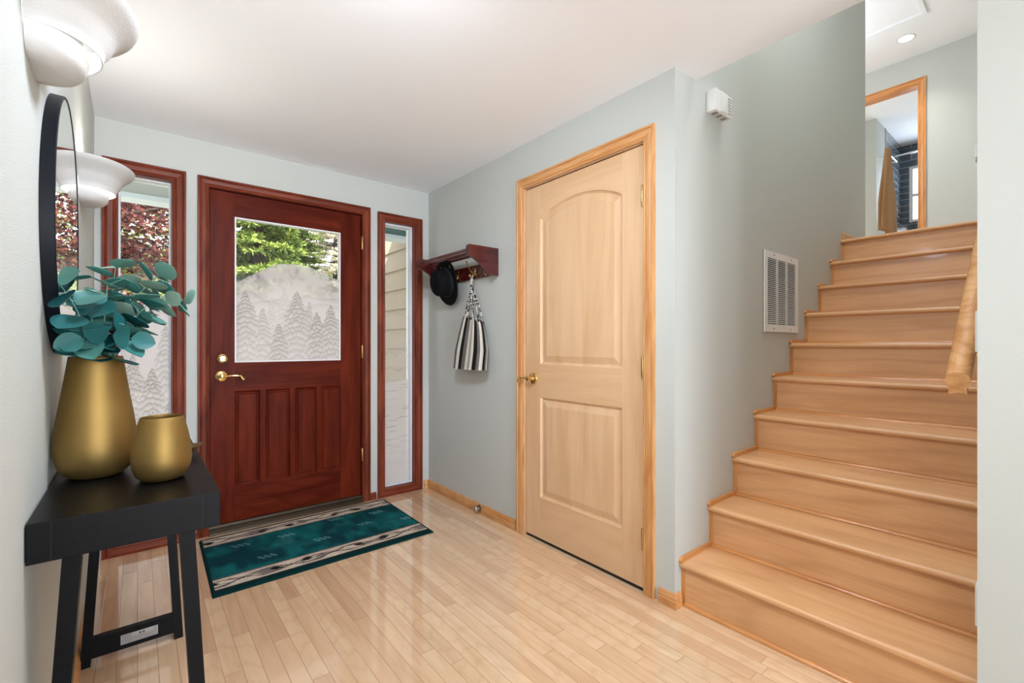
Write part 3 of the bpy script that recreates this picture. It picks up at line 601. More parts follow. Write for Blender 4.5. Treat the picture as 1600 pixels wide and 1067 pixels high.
# towel and rods in the bathroom
b = MB(); rings = []
for k in range(22):
    t = k/21; z = 3.75-1.12*t-.0; wdt = .03+.095*min(1, t*1.5)**.9; dep = .022+.02*t; ring = []
    if t > .7: pass
    for j in range(36):
        a = 2*PI*j/36; r_ = 1+.3*math.sin(5*a+t*2)*min(1, t*2); dx, dy = wdt*math.cos(a)*r_, dep*math.sin(a)*r_
        zz = z-(.10*math.cos(a)+.04*math.sin(3*a))*max(0, t-.5)*1.2
        ring.append((7.78+dx*.86+dy*.3, 1.585-dx*.35-.01*math.cos(a)+dy, zz))
    rings.append(ring)
b.loops(rings, mat('tan_terry', sc(176, 136, 98), .95, spec=.1, bump=1, bscale=500), True, True)
tag(b.build('hand_towel', smooth=True, ang=80), 'tan terry towel hanging beside the dark bathroom tile', 'towel')
TB = empty('towel_bar', (7.88+.01, 1.73, 3.70)); tag(TB, 'chrome towel bar on the bathroom wall', 'towel bar')
b = MB(); b.tube([(0, -.14, 0), (.4, -.14, 0)], .008, M['chrome'], 10); b.build('bar', TB, True)
for x in (.01, .39):
    b = MB(); b.tube([(x, -.001, 0), (x, -.14, 0)], .009, M['chrome'], 10); b.lathe([(.026, -.0005), (.026, -.008), (.014, -.012)], (x, 0, 0), M['chrome'], 18, 'y'); b.build('post', TB, True)
b = MB(); b.tube([(8.6, 1.728, 3.875), (8.6, .402, 3.89)], .013, M['chrome'], 12); b.lathe([(.03, 1.729), (.03, 1.72), (.014, 1.715)], (8.6, 0, 3.875), M['chrome'], 18, 'y'); tag(b.build('shower_rod', smooth=True), 'chrome shower rod crossing in front of the bathroom tile', 'shower rod')
# ------------------------------------------------------------------ door stop
b = MB(); b.lathe([(.024, .0005), (.024, .006), (.012, .010), (.010, .024), (.019, .028), (.022, .036), (.016, .044), (.001, .047)], (XR-.013, 2.52, .035), M['nickel'], 24, 'x', T=lambda x, y, z: (2*(XR-.013)-x, y, z))
tag(b.build('door_stop', smooth=True), 'small silver door stop on the baseboard below the tote bag', 'door stop')
# ------------------------------------------------------------------ rug
def rug_mat():
    m = bpy.data.materials.new('rug_pile'); m.use_nodes = True; n = m.node_tree; L = n.links.new; bb = n.nodes['Principled BSDF']; bb.inputs['Roughness'].default_value = .95; bb.inputs['Specular IOR Level'].default_value = .1
    at = n.nodes.new('ShaderNodeAttribute'); at.attribute_name = 'weave'; tc = n.nodes.new('ShaderNodeTexCoord')
    t = n.nodes.new('ShaderNodeTexNoise'); t.inputs['Scale'].default_value = 300; t.inputs['Detail'].default_value = 2; L(tc.outputs['Object'], t.inputs['Vector'])
    mr = n.nodes.new('ShaderNodeMapRange'); mr.inputs[1].default_value = .3; mr.inputs[2].default_value = .7; mr.inputs[3].default_value = .62; mr.inputs[4].default_value = 1.35; L(t.outputs['Fac'], mr.inputs[0])
    mx = n.nodes.new('ShaderNodeVectorMath'); mx.operation = 'SCALE'; L(at.outputs['Color'], mx.inputs[0]); L(mr.outputs[0], mx.inputs['Scale']); L(mx.outputs[0], bb.inputs['Base Color'])
    bp = n.nodes.new('ShaderNodeBump'); bp.inputs['Strength'].default_value = .9; bp.inputs['Distance'].default_value = .004; L(t.outputs['Fac'], bp.inputs['Height']); L(bp.outputs['Normal'], bb.inputs['Normal']); return m
def make_rug():
    # a along x 0..1.11, c across (door side 0 -> room side .735)
    P00, P10, P11, P01 = (.272, 3.168), (1.392, 3.176), (1.382, 2.440), (.258, 2.425)
    nx, ny = 560, 370
    A, Cc = np.meshgrid(np.linspace(0, 1, nx), np.linspace(0, 1, ny)); a = A*1.11; c = Cc*.735
    X = P00[0]*(1-A)*(1-Cc)+P10[0]*A*(1-Cc)+P11[0]*A*Cc+P01[0]*(1-A)*Cc; Y = P00[1]*(1-A)*(1-Cc)+P10[1]*A*(1-Cc)+P11[1]*A*Cc+P01[1]*(1-A)*Cc
    S_ = lambda *k: np.array(sc(*k)[:3])
    teal = S_(20, 98, 98); dteal = S_(10, 58, 64); cream = S_(205, 188, 168); blk = S_(22, 20, 22); brn = S_(120, 86, 76); green = S_(6, 44, 44); pale = S_(120, 168, 165)
    n1 = vnoise(a, c, 9, 31)*.6+vnoise(a, c*.5, 26, 32)*.4
    k = np.clip((n1-.35)*2.6, 0, 1)[..., None]; col = dteal*(1-k)+teal*k
    n2 = np.clip((vnoise(a, c, 12, 33)-.68)*3, 0, 1)[..., None]*.35; col = col*(1-n2)+S_(60, 120, 120)*n2
    for i, (pa, pc) in enumerate(((.15, .22), (.38, .24), (.68, .17), (.93, .22), (.24, .46), (.53, .42), (.80, .36), (1.05, .44))):
        for q in range(3):
            u = (a-pa-q*.028-.0)*math.cos(-.6)+(c-pc+q*.0)*math.sin(-.6); v = -(a-pa-q*.028)*math.sin(-.6)+(c-pc)*math.cos(-.6)
            mk = ((np.abs(u) < .007) & (np.abs(v) < .024))[..., None]; f = .55 if i % 2 else .4
            col = np.where(mk, col*(1-f)+pale*f, col)
    for side in (0, 1):
        d = c-.018 if side == 0 else (.735-.018-.03)-c        # band coordinate from the outer edge inward
        w = .118; inb = (d > 0) & (d < w)
        bandc = np.broadcast_to(cream, col.shape).copy()
        tone = (vnoise(a, c, 16, 40+side)-.5)[..., None]*.28; bandc = bandc*(1+tone)
        cent = w*.48; ph = a*2*PI/.21+side
        env = np.clip(np.sin(ph*.5+.6)**2*1.2, .0, 1)
        lens1 = np.abs(d-cent)-env*.030; bandc = np.where(((np.abs(lens1) < .0035))[..., None], blk, bandc)
        h0 = np.abs(d-cent-.006*np.sin(ph)) < env*.030*np.clip(np.cos(ph*.75), 0, 1); bandc = np.where(h0[..., None], S_(128, 116, 112), bandc)
        h1 = np.abs(d-cent-.010*np.sin(ph)) < env*.017*np.clip(np.sin(ph*1.5), 0, 1); bandc = np.where(h1[..., None], blk, bandc)
        l2 = np.abs(d-cent-.030*np.sin(ph*.5+.4)) < .0035; bandc = np.where(l2[..., None], brn*.8, bandc)
        l3 = np.abs(d-cent+.028*np.sin(ph*.5+.9)) < .003; bandc = np.where(l3[..., None], S_(70, 60, 60), bandc)
        l4 = np.abs(((d*1.6+a*.35) % .065)-.03) < .0028; bandc = np.where((l4 & (env > .35) & (np.abs(d-cent) < .026))[..., None], S_(96, 88, 88), bandc)
        bandc = np.where(((d > w-.010) | (d < .006))[..., None], brn, bandc)
        col = np.where(inb[..., None], bandc, col)
        if side == 1: col = np.where((d < 0)[..., None], green, col)
    bd = (a < .014) | (a > 1.096) | (c < .016) | (c > .735-.02); col = np.where(bd[..., None], green, col)
    col = col*(.78+.44*np.random.RandomState(8).rand(ny, nx))[..., None]*(.9+.2*vnoise(a, c, 55, 60))[..., None]
    edge = np.minimum(np.minimum(a, 1.11-a), np.minimum(c, .735-c)); Z = .0015+.0085*np.clip(edge/.006, 0, 1)**.5+.0006*vnoise(a, c, 300, 50)
    Z[0, :] = Z[-1, :] = .0005; Z[:, 0] = Z[:, -1] = .0005
    n = nx*ny; idx = np.arange(n).reshape(ny, nx)
    Fc = np.stack([idx[:-1, :-1].ravel(), idx[1:, :-1].ravel(), idx[1:, 1:].ravel(), idx[:-1, 1:].ravel()], 1)
    me = bpy.data.meshes.new('rug'); me.from_pydata(np.stack([X.ravel(), Y.ravel(), Z.ravel()], 1).tolist(), [], Fc.tolist()); me.materials.append(rug_mat())
    at = me.color_attributes.new('weave', 'FLOAT_COLOR', 'POINT'); at.data.foreach_set('color', np.concatenate([col.reshape(-1, 3), np.ones((n, 1))], 1).astype(np.float32).ravel())
    me.update(); o = bpy.data.objects.new('rug', me); C.objects.link(o); tag(o, 'dark teal entry rug with cream patterned borders before the red door', 'rug')
make_rug()
# ------------------------------------------------------------------ console table
TZ = .81; tx0, tx1, ty0, ty1 = -.156, .142, 1.19, 2.29
T = empty('console_table'); tag(T, 'black console table against the left wall under the mirror', 'console table')
b = MB(); b.box(tx0, tx1, ty0, ty1, TZ-.0745, TZ, M['black'], .0012)
for x in (tx0+.033, tx1-.033): b.box(x-.0004, x+.0004, ty0-.0004, ty0+.002, TZ-.074, TZ-.003, M['inside'])
b.build('tabletop', T)
def legx(z, s):  # outer edge of a leg at height z
    return (-.156+.044*z/.74) if s < 0 else (.138-.040*z/.74)
for y0 in (1.235, 2.185):
    for s in (-1, 1):
        b = MB(); r0, r1 = [], []
        for z in (0, TZ-.0755):
            x = legx(z, s); xi = x-s*.028
            (r0 if z == 0 else r1).extend([(x, y0, z), (xi, y0, z), (xi, y0+.05, z), (x, y0+.05, z)])
        b.loops([r0, r1], M['black'], True, True); b.build('leg', T)
    b = MB(); b.box(legx(.05, -1)+.026, legx(.05, 1)-.026, y0+.004, y0+.03, .025, .095, M['black']); so = b.build('stretcher', T)
    if y0 > 2:
        b = MB(); b.box(-.047, .06, y0+.0028, y0+.0039, .042, .076, mat('label_silver', sc(172, 170, 166), .4, metal=.5))
        o = b.build('maker_label', so); tag(o, 'small silver printed label')
        DK = mat('label_print', sc(60, 60, 62), .6); b = MB(); random.seed(4)
        for r_ in range(8):
            z = .0735-.0039*r_; x = -.044
            while x < .056:
                w_ = random.uniform(.002, .009); w_ = min(w_, .057-x)
                if not (r_ < 3 and x > -.02 and x < .045): b.box(x, x+w_, y0+.0022, y0+.0029, z-.0011, z, DK)
                x += w_+.0014
        for x in (.008, .018): b.lathe([(.0035, y0+.0022), (.0035, y0+.0029)], (x, 0, .068), DK, 10, 'y')
        b.build('printing', so)
rebase(T, (0, 1.74, 0))
# ------------------------------------------------------------------ vases
def vase(name, x, y, prof, label):
    b = MB(); b.lathe(prof, (0, 0, 0), M['gold'], 72, cap=False); o = b.build(name, None, True, ang=80); o.location = (x, y, TZ+.0005)
    return tag(o, label, 'vase')
BVX, BVY = -.079, 1.535
bigp = [(.001, 0), (.042, 0), (.052, .003), (.064, .014), (.073, .032), (.0785, .055), (.080, .078), (.0775, .110), (.072, .150), (.065, .195), (.0585, .240), (.0535, .278), (.0515, .292), (.0500, .294), (.0488, .291), (.0505, .276), (.055, .24), (.062, .195), (.07, .14), (.074, .08), (.068, .03), (.04, .008), (.001, .006)]
vase('tall_vase', BVX, BVY, bigp, 'tall tapering gold vase on the black console table')
smp = [(.001, 0), (.034, 0), (.043, .003), (.052, .014), (.058, .032), (.0600, .052), (.0580, .078), (.0530, .108), (.0465, .136), (.0425, .148), (.0415, .1495), (.0405, .148), (.0445, .135), (.051, .107), (.056, .078), (.058, .052), (.054, .026), (.035, .008), (.001, .006)]
vase('short_vase', .046, 1.395, smp, 'short rounded gold vase on the black console table')
b = MB()   # little leaf-shaped dish
rings = []
for r_, z_ in ((.001, .004), (.02, .004), (.036, .012), (.046, .024), (.048, .025), (.045, .0235), (.034, .010), (.018, .001), (.001, .0005)):
    ring = []
    for j in range(36):
        a = 2*PI*j/36; k = 1+.28*max(0, math.cos(a))**6; ring.append((r_*k*math.cos(a), r_*1.25*math.sin(a), z_+.008*(r_/.048)**2*max(0, math.cos(a))**4))
    rings.append(ring)
b.loops(rings, mat('aged_bronze', sc(140, 110, 72), .4, metal=.8))
o = b.build('trinket_dish', smooth=True, ang=80); o.location = (.092, 1.64, TZ+.0005); o.rotation_euler.z = -.3
tag(o, 'small bronze leaf-shaped dish peeking out behind the short vase', 'dish')
# ------------------------------------------------------------------ eucalyptus
M['euc'] = leaf_mat('eucalyptus_leaf', sc(44, 112, 104), sc(92, 148, 134), sc(150, 178, 160), .25, .55)
M['euc2'] = leaf_mat('eucalyptus_leaf_deep', sc(8, 72, 76), sc(30, 106, 104), sc(92, 142, 128), .18, .5)
M['stem'] = mat('eucalyptus_stem', sc(98, 150, 132), .6)
def leaf_geo(mb, base, d, nrm, L_, W_, m, cup=.12):
    d = d.normalized(); s = d.cross(nrm).normalized(); nn = s.cross(d).normalized(); NU, NV = 8, 6
    prof = lambda t: (math.sin(PI*min(1, t**.8))**.62)*.5
    top = []; bot = []
    for i in range(NU+1):
        t = i/NU; w_ = W_*max(.03, prof(t*.985+.008)); ra = []; rb = []
        for j in range(NV+1):
            q = j/NV*2-1
            p = base+d*(L_*t)+s*(w_*q)+nn*(cup*L_*(q*q*.5*(w_/W_*2) + (t-.5)**2*.5)-.0*abs(q))
            if j == NV//2: p = p-nn*(L_*.012)
            ra.append(p+nn*.0004); rb.append(p-nn*.0004)
        top.append(ra); bot.append(rb)
    rings = [a_+b_[::-1] for a_, b_ in zip(top, bot)]
    mb.loops(rings, m, True, True)
random.seed(11)
def euc_stem(tip, bend, label, mkey='euc', gap=.034, size=1.0, start=.22):
    base = Vector((BVX+random.uniform(-.012, .012), BVY+random.uniform(-.012, .012), TZ+.03))
    neck = Vector((BVX, BVY, TZ+.285)); tip = Vector(tip)
    dv = (tip-neck); dv.z = 0; neck = neck+dv.normalized()*min(.032, dv.length*.4) if dv.length > 0 else neck
    ctrl = neck+(tip-neck)*.45+Vector(bend)
    root = empty('eucalyptus_stem'); tag(root, label, 'eucalyptus stem', 'eucalyptus stems in the tall gold vase')
    q = lambda t: neck*(1-t)**2+ctrl*2*t*(1-t)+tip*t*t
    N = 16; pts = [base, base.lerp(neck, .6)]+[q(i/N) for i in range(N+1)]
    s_ = MB(); s_.tube(pts, [.0022]*2+[.0022-.0012*i/N for i in range(N+1)], M['stem'], 7); s_.build('stem', root, True)
    fo = MB(); Lc = sum((q((i+1)/40)-q(i/40)).length for i in range(40)); n = max(2, int(Lc*(1-start)/gap)); ang = random.uniform(0, PI)
    for i in range(n+1):
        t = start+(1-start)*i/n; p = q(t); ax = (q(min(1, t+.02))-q(max(0, t-.02))).normalized(); ang += PI/2+random.uniform(-.35, .35)
        ref = Vector((0, 0, 1)) if abs(ax.z) < .9 else Vector((1, 0, 0)); u = ax.cross(ref).normalized(); v = ax.cross(u)
        for k in (0, 1):
            a = ang+PI*k+random.uniform(-.2, .2); out = u*math.cos(a)+v*math.sin(a)
            d = (out+ax*random.uniform(.15, .5)+Vector((0, 0, -.1))).normalized(); sz = size*(1.12-.16*t)*random.uniform(.85, 1.12)
            L_ = .060*sz; e_ = p+d*L_
            if e_.x < xl(p.y)+.006: d.x = abs(d.x)*.3; d.normalize()
            leaf_geo(fo, p+d*.004, d, (ax+Vector((random.uniform(-.5, .5), random.uniform(-.9, .5), random.uniform(-.1, .7)))).normalized(), L_, .056*sz, M[mkey], random.uniform(.05, .25))
    fo.build('foliage', root, True, ang=70); rebase(root, tuple(base)); return root
euc_stem((-.135, 1.40, 1.270), (.02, 0, .03), 'eucalyptus stem leaning left toward the mirror and the viewer', 'euc2', .028, 1.0)
euc_stem((-.125, 1.52, 1.235), (.02, 0, .01), 'short eucalyptus stem nearest the mirror frame', 'euc2', .030)
euc_stem((-.045, 1.60, 1.335), (0, 0, 0), 'tallest upright eucalyptus stem in the tall vase', 'euc', .026, 1.0)
euc_stem((-.058, 1.52, 1.280), (0, 0, 0), 'middle eucalyptus stem with pale round leaves', 'euc', .034)
euc_stem((.045, 1.61, 1.322), (-.03, 0, .04), 'eucalyptus stem arching over the short vase toward the window', 'euc', .024, 1.02)
euc_stem((.100, 1.63, 1.262), (-.02, 0, .07), 'longest eucalyptus stem reaching furthest right', 'euc', .022, .84)
euc_stem((-.095, 1.44, 1.150), (0, 0, .03), 'low front eucalyptus stem drooping over the vase mouth on the left', 'euc2', .028, .95, .05)
euc_stem((-.015, 1.46, 1.150), (0, 0, .035), 'low front eucalyptus stem drooping over the vase mouth on the right', 'euc2', .028, 1.0, .05)
euc_stem((.018, 1.55, 1.235), (-.01, 0, .02), 'mid height eucalyptus stem leaning right', 'euc2', .030)
euc_stem((-.085, 1.47, 1.215), (0, 0, .0), 'eucalyptus stem rising at the front of the bunch', 'euc2', .036, 1.0)
# ------------------------------------------------------------------ mirror
MR = empty('round_mirror'); tag(MR, 'round mirror with thin black frame on the left wall', 'mirror')
mc, mz, ma, mb_ = 1.645, 1.432, .285, .322
tw = math.atan(-.0083)
def mp_(a, ra, rb, n):
    y = mc+ra*math.cos(a); return (xl(y)+n, y, mz+rb*math.sin(a))
b = MB(); rings = []
for dr_, n in ((0, .0005), (0, .0235), (.0015, .025), (.0065, .025), (.0075, .024), (.0075, .018), (.0075, .0005)):
    rings.append([mp_(2*PI*j/96, ma-dr_, mb_-dr_, n) for j in range(96)])
b.loops(rings, M['blackmetal'], wrap=False); b.build('frame', MR, True, ang=40)
b = MB(); rings = [[mp_(2*PI*j/96, ma-.0076, mb_-.0076, n) for j in range(96)] for n in (.016, .0238)]; b.loops(rings, mat('mirror_silver', (.93, .94, .94, 1), .0, metal=1), True, True); b.build('mirror_glass', MR)
rebase(MR, (xl(mc), mc, mz))
# ------------------------------------------------------------------ wall sconces
def sconce(yc, label, pw):
    x0 = xl(yc); R = empty('wall_sconce'); tag(R, label, 'wall sconce', None)
    def half(prof, k=44, ex=1.0):
        rings = []
        for r, z, dp in prof:
            rings.append([(xl(yc+r*math.cos(a))+.0005+dp*math.sin(a)**.85, yc+r*math.cos(a), z) for a in [PI*j/k for j in range(k+1)]])
        return rings
    def lerp_prof(pts, n): return pts
    # flared upper shell: (half width along wall, z, projection)
    outer = [(.100, 1.714, .103), (.101, 1.7225, .104), (.107, 1.734, .108), (.121, 1.746, .117), (.127, 1.757, .121), (.139, 1.768, .130), (.154, 1.779, .140), (.170, 1.789, .150), (.183, 1.799, .158), (.187, 1.806, .161)]
    inner = [(.1825, 1.809, .157), (.175, 1.805, .151), (.148, 1.787, .133), (.124, 1.768, .117), (.110, 1.75, .105), (.103, 1.733, .101), (.097, 1.717, .099), (.098, 1.714, .101)]
    b = MB(); b.loops(half(outer+inner), M['plaster'], closed=False, wrap=True); b.build('upper_shell', R, True, ang=60)
    bo = [(.045, 1.666, .040), (.065, 1.668, .058), (.079, 1.674, .070), (.089, 1.685, .079), (.094, 1.700, .082), (.0945, 1.716, .084)]
    bi = [(.091, 1.717, .081), (.089, 1.704, .078), (.084, 1.690, .074), (.070, 1.677, .062), (.045, 1.671, .040)]
    b = MB(); b.loops(half(bo+bi), M['plaster'], closed=False, wrap=True)
    b.loops(half([(.045, 1.666, .040), (.0005, 1.666, .0005)])+half([(.0005, 1.671, .0005), (.045, 1.671, .040)]), M['plaster'], closed=False)
    b.build('lower_bowl', R, True, ang=60)
    b = MB(); b.lathe([(.001, 1.70), (.012, 1.703), (.018, 1.72), (.016, 1.74), (.009, 1.75), (.001, 1.752)], (x0+.04, yc, 0), M['bulb'], 20); b.build('bulb', R, True)
    lp = point('sconce_light', (x0+.045, yc, 1.775), pw, .02, (1, .96, .9)); lp.parent = R
    rebase(R, (x0, yc, 1.70)); return R
sconce(1.275, 'white plaster wall sconce nearest the viewer, at the top left', 1.2)
sconce(2.385, 'white plaster wall sconce beyond the mirror, near the window', 1.6)
# ------------------------------------------------------------------ coat rack
CR = empty('coat_rack'); tag(CR, 'dark mahogany wall shelf with brass coat hooks', 'coat rack')
b = MB(); b.box(XR-.018, XR-.0005, 2.352, 2.968, 1.575, 1.668, M['mahog_y'], .002); b.build('back_board', CR)
pl = [(XR-.0005, 1.57), (XR-.0005, 1.745), (1.567, 1.745), (1.556, 1.740), (1.553, 1.728), (1.553, 1.690), (1.56, 1.678), (1.59, 1.668), (1.625, 1.650), (1.655, 1.630), (1.685, 1.605), (1.72, 1.57)]
for y in (2.331, 2.97):
    b = MB(); b.prism(pl, (lambda yy: lambda x, z: (x, yy, z))(y), (lambda yy: lambda x, z: (x, yy+.019, z))(y), M['mahog_x']); b.build('end_bracket', CR)
for x in (1.583, 1.65, 1.715):
    b = MB(); b.tube([(x, 2.351, 1.718), (x, 2.969, 1.718)], .011, M['mahog_y'], 14); b.build('shelf_dowel', CR, True)
HY = (2.405, 2.565, 2.78, 2.90)
for y in HY:
    b = MB(); x0 = XR-.018
    b.box(x0-.004, x0-.0002, y-.008, y+.008, 1.600, 1.655, M['brass'], .0015)
    b.tube([(x0-.003, y, 1.618), (x0-.02, y, 1.612), (x0-.042, y, 1.628), (x0-.055, y, 1.652), (x0-.068, y, 1.672), (x0-.073, y, 1.688)], [.005, .0045, .004, .004, .004, .006], M['brass'], 10)
    b.tube([(x0-.003, y, 1.608), (x0-.012, y, 1.592), (x0-.028, y, 1.580), (x0-.040, y, 1.588), (x0-.044, y, 1.602)], [.005, .0045, .004, .004, .006], M['brass'], 10)
    b.build('coat_hook', CR, True)
rebase(CR, (XR, 2.66, 1.57))
# hat
def hat():
    b = MB(); H_ = mat('black_felt', sc(9, 10, 13), .9, spec=.2, bump=.4, bscale=300); rings = []
    pr = [(.001, .108), (.04, .112), (.066, .108), (.078, .092), (.083, .06), (.087, .02), (.089, .006), (.096, .002), (.118, -.002), (.136, .001), (.142, .006), (.1425, .003), (.136, -.003), (.118, -.006), (.096, -.002), (.084, .0), (.082, .02), (.078, .06), (.072, .088), (.04, .104), (.001, .102)]
    for r, h in pr:
        ring = []
        for j in range(64):
            a = 2*PI*j/64; ey = 1.0; ex = 1.16; dip = 0
            if r < .08 and h > .085: dip = -.022*math.exp(-(math.sin(a)*r/.02)**2)*(1 if abs(r) < .07 else .3)
            curl = .012*abs(math.sin(a))**3*max(0, (r-.09)/.05)
            ring.append((r*ex*math.cos(a), r*ey*math.sin(a), h+dip+curl))
        rings.append(ring)
    b.loops(rings, H_); R = b.build('fedora_hat', smooth=True, ang=70)
    c = MB(); c.loops([[((r*1.16)*math.cos(2*PI*j/64), r*math.sin(2*PI*j/64), h) for j in range(64)] for r, h in ((.0895, .008), (.0885, .03), (.0872, .030), (.086, .008))], mat('hat_ribbon', sc(12, 14, 20), .6), wrap=True)
    c.build('hat_band', R, True)
    # crown points into the room, brim edge resting on the board
    R.rotation_euler = Matrix(((0, 0, -1), (0, 1, 0), (1, 0, 0))).to_euler()
    R.rotation_euler.rotate_axis('Y', rad(-10))
    R.location = (1.722, 2.84, 1.575)
    tag(R, 'black felt fedora hanging from the coat rack', 'hat')
hat()
# ------------------------------------------------------------------ striped tote bag
def tote():
    R = empty('tote_bag', (XR, 2.6, .96)); tag(R, 'black and white striped tote hanging by braided straps from the rack', 'tote bag')
    m = bpy.data.materials.new('striped_canvas'); m.use_nodes = True; n = m.node_tree; L = n.links.new; bb = n.nodes['Principled BSDF']; bb.inputs['Roughness'].default_value = .9; bb.inputs['Specular IOR Level'].default_value = .15
    at = n.nodes.new('ShaderNodeAttribute'); at.attribute_name = 'UVMap'; sp = n.nodes.new('ShaderNodeSeparateXYZ'); L(at.outputs['Vector'], sp.inputs[0])
    r = n.nodes.new('ShaderNodeValToRGB'); r.color_ramp.interpolation = 'CONSTANT'; e = r.color_ramp.elements
    wh, bk, gy = sc(214, 208, 196), sc(30, 28, 28), sc(110, 104, 98); stops = [(0, wh), (.07, bk), (.14, gy), (.20, wh), (.27, bk), (.285, wh), (.36, bk), (.43, gy), (.49, wh), (.57, bk), (.585, wh), (.65, bk), (.72, gy), (.78, wh), (.86, bk), (.93, gy)]
    e[0].position = 0; e[0].color = wh; e[1].position = stops[1][0]; e[1].color = stops[1][1]
    for p, c in stops[2:]: k = e.new(p); k.color = c
    fr = n.nodes.new('ShaderNodeMath'); fr.operation = 'FRACT'; ml = n.nodes.new('ShaderNodeMath'); ml.operation = 'MULTIPLY'; ml.inputs[1].default_value = 2
    L(sp.outputs[0], ml.inputs[0]); L(ml.outputs[0], fr.inputs[0]); L(fr.outputs[0], r.inputs[0]); L(r.outputs[0], bb.inputs['Base Color'])
    NT, NJ = 26, 120; zt, zb = 1.305, .965; vs = []; uv = []
    for i in range(NT+1):
        t = i/NT; z = zt+(zb-zt)*t
        wy = .10+.085*min(1, t*1.6)**.7; dx = .030+.022*t; yc = 2.555+.012*t
        for j in range(NJ):
            a = 2*PI*j/NJ; amp = .24*(1-.45*t); fold = 1+amp*math.sin(7*a+.8*math.sin(a*2))+.5*amp*math.sin(13*a+2)
            y = yc+wy*math.cos(a)*(.9+.1*fold); x = XR-.012-dx-dx*math.sin(a)*fold*.9; x = min(x, XR-.002)
            zz = z+(.022*math.cos(a)+.008*math.sin(7*a))*(1-t)**3
            vs.append((x-XR, y-2.6, zz-.96)); uv.append((j/NJ, t))
    fs = [(i*NJ+j, i*NJ+(j+1) % NJ, (i+1)*NJ+(j+1) % NJ, (i+1)*NJ+j) for i in range(NT) for j in range(NJ)]; fs.append(tuple(range(NT*NJ, (NT+1)*NJ))[::-1])
    me = bpy.data.meshes.new('bag_body'); me.from_pydata(vs, [], fs); me.materials.append(m); ul = me.uv_layers.new(name='UVMap')
    for p in me.polygons:
        js = [me.loops[l_].vertex_index % NJ for l_ in p.loop_indices]; wrapk = (max(js)-min(js) > NJ/2) and len(js) == 4
        for l_ in p.loop_indices:
            vi = me.loops[l_].vertex_index; u = uv[vi][0]
            if wrapk and u < .5: u += 1
            ul.data[l_].uv = (u, uv[vi][1])
    me.shade_smooth(); o = bpy.data.objects.new('bag_body', me); C.objects.link(o); o.parent = R
    sm = bpy.data.materials.new('braid'); sm.use_nodes = True; n = sm.node_tree; L = n.links.new; bb = n.nodes['Principled BSDF']; bb.inputs['Roughness'].default_value = .9
    tc = n.nodes.new('ShaderNodeTexCoord'); vo = n.nodes.new('ShaderNodeTexVoronoi'); vo.inputs['Scale'].default_value = 115; L(tc.outputs['Object'], vo.inputs['Vector'])
    r = n.nodes.new('ShaderNodeValToRGB'); r.color_ramp.interpolation = 'CONSTANT'; r.color_ramp.elements[0].color = bk; r.color_ramp.elements[1].color = wh; r.color_ramp.elements[1].position = .5
    sx = n.nodes.new('ShaderNodeSeparateColor'); L(vo.outputs['Color'], sx.inputs[0]); L(sx.outputs[0], r.inputs[0]); L(r.outputs[0], bb.inputs['Base Color'])
    hx, hy, hz = XR-.018-.030, 2.565, 1.585
    for side in (-1, 1):
        b = MB()
        for k in range(4):
            a0 = .35+.78*k; y = 2.557+.088*math.cos(a0)*.95; x = XR-.042-side*.022*math.sin(a0); sp_ = .004*(k-1.5)
            pts = []
            for q in range(15):
                t = q/14; tt = t*t*(3-2*t); w_ = .0018*math.sin(q*2.1+k)
                pts.append((hx-side*.004*(1)+(x-hx)*tt-XR, hy+sp_*.9+(y-hy-sp_)*tt**1.3+w_-2.6, hz+.006+(1.30-hz)*t-.96))
            b.tube(pts, .0042, sm, 8)
        b.tube([(hx-XR-.010*side*k_/3-.0, hy-2.6-.014+.0093*k_, hz+.012-.96-abs(k_-1.5)*.003) for k_ in range(4)], .005, sm, 8)
        b.build('strap', R, True)
tote()
# ------------------------------------------------------------------ outside
def siding_mat():
    m = mat('tan_siding', sc(152, 138, 120), .85, bump=.9, bscale=40, var=.1, vscale=9, detail=5); return m
b = MB(); SM = siding_mat(); n_ = 18
for k in range(n_):
    z0 = -.1+.236*k; b.loops([[(2.45, y, z0), (2.428, y, z0), (2.446, y, z0+.236), (2.47, y, z0+.236)] for y in (YF+.16, 6.1)], SM, True, True)
b.box(2.47, 2.6, YF+.16, 6.1, -.1, 4.1, SM)
struct('wall_garage', b, 'tan lap siding wall outside the right sidelight', 'wall')
b = MB(); b.box(2.38, 2.446, 4.72, 4.80, -.1, 2.34, mat('yellow_trim', sc(214, 184, 134), .7)); struct('trim_4', b, 'pale yellow vertical trim board on the outside siding', 'trim')
b = MB(); PT = mat('teal_beam', sc(96, 128, 128), .6); PW = mat('pale_blue_white', sc(214, 228, 234), .6)
b.box(1.25, 2.38, 4.74, 4.86, 2.33, 2.50, PT); b.box(-1.6, 1.25, 4.74, 4.86, 2.33, 2.50, mat('beam_grey', sc(186, 192, 188), .6)); b.box(-1.6, 2.38, 4.71, 4.89, 2.29, 2.33, PW); b.box(-1.6, 2.38, 4.72, 4.88, 2.50, 2.62, PW)
struct('trim_5', b, 'teal and white porch beam outside the sidelights', 'beam')
b = MB(); b.box(-1.7, 2.42, YF+.17, 5.1, 2.62, 2.70, mat('soffit', sc(206, 214, 216), .7)); struct('ceiling_porch', b, 'pale porch soffit outside the entry', 'ceiling')
b = MB(); b.box(-8, 9, YF+.16, 18, -.2, -.10, mat('concrete_walk', sc(178, 172, 160), .9, bump=.5, bscale=30, var=.12, vscale=3, detail=6)); struct('floor_porch', b, 'pale concrete porch and yard beyond the entry', 'ground')
b = MB(); b.box(-1.7, 2.42, -.1+YF*0+YF+.16, 5.2, -.0995, -.02, mat('porch_slab', sc(184, 178, 166), .9, var=.1, vscale=5)); struct('floor_porch_slab', b, 'concrete porch slab outside the entry door', 'ground')
